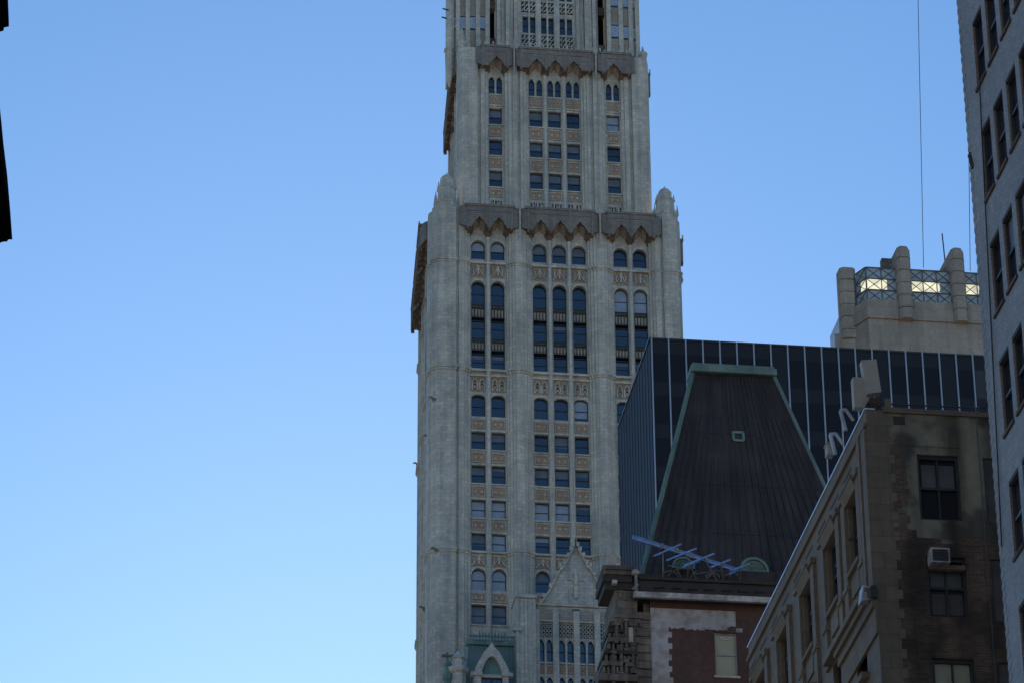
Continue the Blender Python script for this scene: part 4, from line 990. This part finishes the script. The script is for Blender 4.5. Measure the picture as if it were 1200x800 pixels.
# plumb the three windows over each other
W2 = (W1[0]+.08, W1[1]-.02, W2[2], W2[3]); W3 = (W1[0]+.06, W1[1]+.02, W3[2], W3[3])
N1 = (rct(1157, 537, 1170, 609)[0], rct(1157, 537, 1170, 609)[0]+1.1) + rct(1157, 537, 1170, 609)[2:]
N2 = (N1[0], N1[1]) + rct(1162, 655, 1176, 727)[2:]; N3 = (N1[0], N1[1]) + rct(1170, 776, 1180, 850)[2:]
bops = [W1, W2, W3, N1, N2, N3]
bops += [(o[0], o[1], o[2]-3.62*k, o[3]-3.62*k) for o in (W3, N3) for k in (1, 2, 3)]
mb = MB()
wall(mb, FB, xc, x2, zbr, zt, [o for o in bops if o[2] > zbr], .28, 0, 1)
wall(mb, FB, xc, x2, 0, zbr, [o for o in bops if o[2] < zbr], .28, 0, 0)
mb.face([(x2, BY, 0), (x2, BY+21, 0), (x2, BY+21, zt), (x2, BY, zt)]); mb.face([(x2, BY+21, 0), (BX+.3, BY+21, 0), (BX+.3, BY+21, zt), (x2, BY+21, zt)])
mb.face([(BX+.3, BY+.2, zt-.5), (x2, BY+.2, zt-.5), (x2, BY+21, zt-.5), (BX+.3, BY+21, zt-.5)])
mb.build('side_wall', [M['dbrick'], M['render']], bb)
# ragged foot of the render over the brick
mb = MB(); n = 40; r2 = random.Random(11)
u = xc
while u < x2-.3:
    l = r2.uniform(.12, .5); h = (.35 if u < xc+.6 else (.0 if u < xc+1.6 else .12))+r2.choice((0, .085, .17))
    mb.box(u, min(u+l, x2), BY-.012, BY-.002, zbr-.02, zbr+h); u += l
mb.build('exposed_brick_edge', M['dbrick'], bb)
# coping, patched holes, railing wire
mb = MB(); mb.box(xc-.1, x2, BY-.08, BY+.35, zt, zt+.16); mb.build('coping', M['facade'], bb)
o = rct(1047, 488, 1060, 497); mb = MB(); mb.fbox(FB, o[0], o[1], -.01, .1, o[2], o[3]); mb.build('vent', M['facade_dk'], bb)
o = rct(1064, 518, 1124, 522); mb = MB(); mb.fbox(FB, o[0], o[1], -.03, .02, o[2], o[3]); mb.build('ledge', M['render'], bb)
# quoins: stone facing that tooths into the side wall
mb = MB(); z = 0; k = 0
while z < zt+.3:
    w_ = (.30, .16)[k % 2]; mb.box(xc-.02, xc+w_-.12, BY-.02, BY+.05, z, z+.31, 0); z += .33; k += 1
mb.build('quoin', M['facade'], bb)
mb = MB(); z = 30; r3 = random.Random(4)
while z < 49.0:
    h = r3.choice((.085, .17, .17, .255)); a = xc+r3.uniform(.16, .2); mb.box(a, a+r3.uniform(.12, .42), BY-.014, BY-.004, z, z+h); z += h
mb.build('toothed_brick_strip', M['dbrick'], bb)
# stone street front
FF = frame(BX, 0, 0, 1, 1, 0)
mb = MB(); fo = []
PT = 50.05
ys = [(98.0, 99.45), (101.1, 102.75), (105.1, 106.7), (109.2, 110.75), (113.2, 114.8)]
for (a, b) in ys:
    fo.append((a, b, 45.75, 48.05))
    for k in range(1, 11): fo.append((a, b, 45.75-.4-3.62*k, 47.9-.4-3.62*k))
YE = 116.3
wall(mb, FF, BY+.0, YE, 0, PT, fo, .28, 0, 0)
mb.face([(BX, BY, 0), (xc, BY, 0), (xc, BY, PT), (BX, BY, PT)], 0)
mb.face([(BX, BY, PT), (xc, BY, PT), (xc, YE, PT), (BX, YE, PT)], 0); mb.face([(xc, BY+.01, zt), (xc, YE, zt), (xc, YE, PT), (xc, BY+.01, PT)], 0)
mb.face([(BX, YE, 0), (xc, YE, 0), (xc, YE, PT), (BX, YE, PT)], 0)
for i, (a, b) in enumerate(ys):
    for (s0, s1) in ((a-.62, a-.12), (b+.12, b+.62)):            # pilaster strips beside each window
        mb.box(BX-.12, BX+.02, s0, s1, 43.9, 48.3, 0)
        mb.box(BX-.2, BX+.02, s0-.05, s1+.05, 48.3, 48.5, 0); mb.box(BX-.17, BX+.02, s0-.04, s1+.04, 45.2, 45.35, 0)
    mb.hexa([(BX-.1, a-.1, 48.06), (BX+.02, a-.1, 48.06), (BX+.02, b+.1, 48.06), (BX-.1, b+.1, 48.06), (BX-.26, a-.15, 48.38), (BX+.02, a-.15, 48.38), (BX+.02, b+.15, 48.38), (BX-.26, b+.15, 48.38)], 0)
    mb.box(BX-.28, BX+.02, a-.17, b+.17, 48.38, 48.46, 0)
    mb.box(BX-.14, BX+.02, a-.05, b+.05, 45.6, 45.72, 0)
    mb.box(BX-.07, BX+.02, (a+b)/2-.55, (a+b)/2+.55, 44.75, 45.3, 0)
    for k in range(1, 6):
        z = 45.35-3.62*k; mb.box(BX-.25, BX+.02, a-.15, b+.15, z-.2, z, 0); mb.box(BX-.3, BX+.02, a-.2, b+.2, z+2.2, z+2.45, 0)
for y in [BY+.35+i*2.05 for i in range(10)]:                      # sunk panels of the frieze
    mb.box(BX-.012, BX+.01, y, y+1.1, 49.05, 49.14, 1)
    mb.box(BX-.012, BX+.01, y+.2, y+.9, 46.9, 46.98, 1)
mb.box(BX-.1, BX+.02, BY, YE, 49.45, 49.6, 0)
for (z0, o, h) in ((43.75, .42, .14), (43.55, .3, .2), (43.25, .18, .3), (42.4, .08, .85), (36.3, .5, .3), (28, .4, .3)):    # belt cornices
    mb.box(BX-o, BX+.02, BY-.03, YE if z0 < 42 else 101.3, z0, z0+h-.002, 0)
mb.box(BX-.1, BX+.02, BY+.02, BY+.55, 43.95, 49.4, 0); mb.box(BX-.14, BX+.02, BY+.7, BY+.95, 43.95, 49.4, 0); mb.box(BX-.1, BX+.02, BY+1.05, BY+1.2, 43.95, 49.4, 0)
mb.build('street_front', [M['facade'], M['facade_dk']], bb)
for o in fo[:]:
    if o[2] > 33: window(bb, FF, o, .24, k=.08)
mb = MB(); mb.box(BX-.05, BX+.3, BY-.02, YE+.02, PT, PT+.05); mb.build('parapet_flashing', M['flash'], bb)
# cream pier standing on the parapet corner, with the brick stub below it
p0, p1 = bp(1015, 456), bp(1033, 416); q0, q1 = bp(1003.5, 468), bp(1018, 434)
mb = MB()
mb.hexa([(p0[0]+.1, BY+.3, p0[1]), (p1[0], BY+.3, p0[1]+.1), (p1[0], BY+.6, p0[1]+.1), (p0[0]+.1, BY+.6, p0[1]), (p0[0]-.02, BY+.3, p1[1]-.05), (p1[0]-.1, BY+.3, p1[1]), (p1[0]-.1, BY+.6, p1[1]), (p0[0]-.02, BY+.6, p1[1]-.05)])
mb.box(q0[0]+.05, q1[0]+.1, BY+.5, BY+.8, q0[1], q1[1]); mb.build('parapet_pier', M['cream'], bb)
mb = MB(); mb.box(bp(1020, 470)[0], bp(1033, 470)[0], BY+.05, BY+.6, bp(1020, 484)[1], bp(1020, 464)[1])
for k in range(4): z = bp(1020, 484)[1]+k*.13; mb.box(bp(1017, 470)[0], bp(1020, 470)[0], BY+.08, BY+.5, z, z+.06)
mb.build('brick_stub', M['dbrick'], bb)
# windows of the side wall
def sash(o, pans, label=None):
    mb = MB(); a, b, c, d = o; k = .09
    mb.fbox(FB, a, a+k, .1, .2, c, d); mb.fbox(FB, b-k, b, .1, .2, c, d); mb.fbox(FB, a+k, b-k, .1, .2, d-.12, d); mb.fbox(FB, a+k, b-k, .1, .2, c, c+.08)
    mb.fbox(FB, (a+b)/2-.03, (a+b)/2+.03, .13, .19, c+.08, d-.12); mb.fbox(FB, a+k, b-k, .11, .2, (c+d)/2-.04, (c+d)/2+.04)
    w_ = mb.build('window', M['frame'], bb, label)
    g = MB(); g.face([FB(a, .205, c), FB(b, .205, c), FB(b, .205, d), FB(a, .205, d)]); g.build('pane', M['dglass'], w_)
    for (u0, u1, z0, z1, m) in pans:
        g = MB(); g.face([FB(a+(b-a)*u0, .2, c+(d-c)*z0), FB(a+(b-a)*u1, .2, c+(d-c)*z0), FB(a+(b-a)*u1, .2, c+(d-c)*z1), FB(a+(b-a)*u0, .2, c+(d-c)*z1)]); g.build('blind', M[m], w_)
    return w_
sash(W1, [(.12, .46, .5, .88, 'pane_dim'), (.54, .9, .5, .88, 'pane_dim')], 'tall sash window, pale upper panes over a black lower half')
sash(W2, [(.12, .47, .5, .8, 'pane_dim'), (.54, .9, .5, .8, 'pane_dim'), (.12, .47, .08, .42, 'board'), (.54, .9, .08, .42, 'board')])
sash(W3, [(.08, .92, .06, .95, 'shade')], 'window filled by a pale greenish blind')
for o in bops[6:]: sash(o, [])
for o in (N1, N2, N3):
    m1 = MB(); m1.fbox(FB, o[0]+.02, o[1]-.02, .06, .12, o[2]+.02, o[3]-.02); m1.build('boarded_window', M['board'], bb)
# air conditioner
pa = rct(1088, 648, 1109, 664)
ac = thing('air_conditioner', tuple(FB((pa[0]+pa[1])/2, 0, pa[2])), 'boxy window air conditioner poking out above the sash on the brown side wall', 'air conditioner')
mb = MB(); a, b, c, d = pa; d0 = -.42
mb.fbox(FB, a, b, d0+.05, .12, c, d); 
mb.fbox(FB, a, a+.05, d0, d0+.05, c, d); mb.fbox(FB, b-.05, b, d0, d0+.05, c, d); mb.fbox(FB, a+.05, b-.05, d0, d0+.05, d-.05, d); mb.fbox(FB, a+.05, b-.05, d0, d0+.05, c, c+.05)
mb.build('casing', M['gutter'], ac)
mb = MB(); mb.fbox(FB, a+.05, b-.05, d0+.02, d0+.048, c+.05, d-.05)
mb.build('grille', M['frame'], ac)
mb = MB()
for k in range(5): z = c+.09+k*(d-c-.16)/5; mb.fbox(FB, a+.07, b-.07, d0, d0+.02, z, z+.015)
mb.build('grille_slat', M['pane_dim'], ac)
o = rct(1108, 664, 1130, 668); mb = MB(); mb.fbox(FB, o[0]-.5, o[1], -.12, .1, o[2], o[3]); mb.build('shelf', M['facade'], bb)
# rail wires above the side wall
mb = MB()
mb.tube((xc-.1, BY+.2, bp(1040, 470)[1]), (x2, BY+.2, bp(1040, 470)[1]+.12), .03, 5); mb.tube((xc+.3, BY+.2, zt), (xc+.3, BY+.2, zt+.5), .025, 5)
y_ = bp(1140, 470)[0]; mb.tube((y_, BY+.2, zt), (y_+.25, BY+.2, zt+.55), .03, 5); mb.tube((y_+.25, BY+.2, zt), (y_+.25, BY+.2, zt+.55), .03, 5); mb.tube((y_-.4, BY+.2, zt+.1), (y_+.9, BY+.2, zt+.75), .025, 5)
mb.build('roof_railing', M['wire'], bb)
# hanging pale cable
m1 = MB(); P0, P1 = onY(1142.5, 470, BY-.25), onY(1151, 830, BY-.25); m1.tube(P0, Vector((P0.x, P0.y, 0)), .018, 5)
setp(m1.build('hanging_cable', M['pane_dim']), 'thin pale cable hanging down the dark brown side wall', 'cable')
# floodlight on the street front
c_ = onX(1012.5, 697, BX-.35)
fl_ = thing('floodlight', tuple(c_), 'small pale floodlight fixed to the brown stone front', 'floodlight')
mb = MB(); mb.hexa([(BX-.5, c_.y-.25, c_.z-.28), (BX-.2, c_.y-.2, c_.z-.2), (BX-.2, c_.y+.2, c_.z-.2), (BX-.5, c_.y+.25, c_.z-.28), (BX-.42, c_.y-.25, c_.z+.25), (BX-.15, c_.y-.2, c_.z+.2), (BX-.15, c_.y+.2, c_.z+.2), (BX-.42, c_.y+.25, c_.z+.25)]); mb.build('lamp_housing', M['white'], fl_)
mb = MB(); mb.bar((BX-.2, c_.y-.3, c_.z), (BX-.02, c_.y-.3, c_.z), .08, .4); mb.bar((BX-.15, c_.y-.15, c_.z), (BX+.0, c_.y-.15, c_.z), .06, .06); mb.build('bracket', M['frame'], fl_)
# white A-shaped brackets peeping over the parapet
for i, (x, y, lab) in enumerate(((988, 480, 'white bent-pipe bracket over the parapet, nearer the cream pier'), (976, 508, 'white bent-pipe bracket over the parapet, farther down the pale flashing line'))):
    Yb = onX(x+8, y+20, BX).y+.6
    t0 = onY(x-2, y, Yb)
    br = MB(); br.tube(onY(x+3, y+24, Yb), onY(x-3, y+1, Yb), .065, 7); br.tube(onY(x-3.5, y+.5, Yb), onY(x+4, y, Yb), .065, 7); br.tube(onY(x+3.5, y, Yb), onY(x+12, y+12, Yb), .055, 7)
    b_ = br.build('roof_bracket', M['white']); setp(b_, lab, 'bracket', 'white brackets on the brown roof')
m1 = MB(); Yb = onX(981, 530, BX).y+.8; a = onY(970, 531, Yb); b = onY(977, 519, Yb); m1.box(a.x, b.x, Yb, Yb+.4, a.z, b.z); m1.box(a.x-.03, b.x+.03, Yb-.03, Yb+.43, b.z, b.z+.04)
setp(m1.build('roof_vent_box', M['cream']), 'small buff vent box beside the lower white bracket', 'vent box')

# ================================================================ GREY BRICK BUILDING (right)
RX = 24.61; RYE = 85.0
rbld = thing('grey_brick_building', (RX+8, RYE-15, 0), 'tall blue-grey brick building with close-set deep windows at the right edge', 'building')
FRB = frame(RX, 0, 0, 1, 1, 0)
mb = MB(); ro = []
y0 = 83.58
yy = [(y0-1.0-1.415*k, y0-1.415*k) for k in range(16)]
zrows = [56.43-3.715*k for k in range(-3, 16)]
for z in zrows:
    for a, b in yy: ro.append((a, b, z-2.2, z))
YS = 58.0; ZT = 71.0
wall(mb, FRB, YS, RYE, 0, ZT, ro, .17, 0, 0, 1)
mb.face([(RX, RYE, 0), (RX+16, RYE, 0), (RX+16, RYE, ZT), (RX, RYE, ZT)]); mb.face([(RX, YS, 0), (RX+16, YS, 0), (RX+16, YS, ZT), (RX, YS, ZT)])
mb.face([(RX+16, YS, 0), (RX+16, RYE, 0), (RX+16, RYE, ZT), (RX+16, YS, ZT)]); mb.face([(RX, YS, ZT), (RX+16, YS, ZT), (RX+16, RYE, ZT), (RX, RYE, ZT)])
# toothed corner bricks
k = 0; z = 30
while z < 62:
    if k % 2: mb.box(RX-.012, RX+.1, RYE-.3, RYE+.012, z, z+.16, 0)
    z += .17; k += 1
# a worn patch where something was torn off
for k in range(5): mb.box(RX-.05, RX+.02, 84.55+.05*k, 84.72+.06*k, 52.2+k*.13, 52.28+k*.13, 2)
mb.build('wall', [M['greybrick'], M['jamb'], M['facade_dk']], rbld)
mb = MB()
vis = []
for o in ro:
    if 34 < o[3] < 61 and o[1] > 75.5: vis.append(o)
vis.sort(key=lambda o: (-o[1]))
for o in vis[:90]:
    w_ = window(rbld, FRB, o, .15, k=.07, gm='glass', blind=(.5, 'blind_dim') if rb.random() < .3 else None)
    m1 = MB(); m1.box(RX-.06, RX+.15, o[0]-.04, o[1]+.04, o[2]-.11, o[2]-.003); m1.build('sill', M['dbrick'], w_)
    m1 = MB(); m1.box(RX-.004, RX+.14, o[0], o[1], o[3]-.04, o[3]+.08); m1.build('lintel', M['facade_dk'], w_)
mb = MB(); mb.tube(onX(1146, 60, RX-.05), onX(1174, 640, RX-.05), .022, 5); mb.build('wall_cable', M['facade_dk'], rbld)

# ================================================================ DARK BUILDING AT THE LEFT EDGE
lb = thing('dark_bay_building', (-9, 58, 0), 'black silhouetted building at the left edge with flared projecting bays', 'building')
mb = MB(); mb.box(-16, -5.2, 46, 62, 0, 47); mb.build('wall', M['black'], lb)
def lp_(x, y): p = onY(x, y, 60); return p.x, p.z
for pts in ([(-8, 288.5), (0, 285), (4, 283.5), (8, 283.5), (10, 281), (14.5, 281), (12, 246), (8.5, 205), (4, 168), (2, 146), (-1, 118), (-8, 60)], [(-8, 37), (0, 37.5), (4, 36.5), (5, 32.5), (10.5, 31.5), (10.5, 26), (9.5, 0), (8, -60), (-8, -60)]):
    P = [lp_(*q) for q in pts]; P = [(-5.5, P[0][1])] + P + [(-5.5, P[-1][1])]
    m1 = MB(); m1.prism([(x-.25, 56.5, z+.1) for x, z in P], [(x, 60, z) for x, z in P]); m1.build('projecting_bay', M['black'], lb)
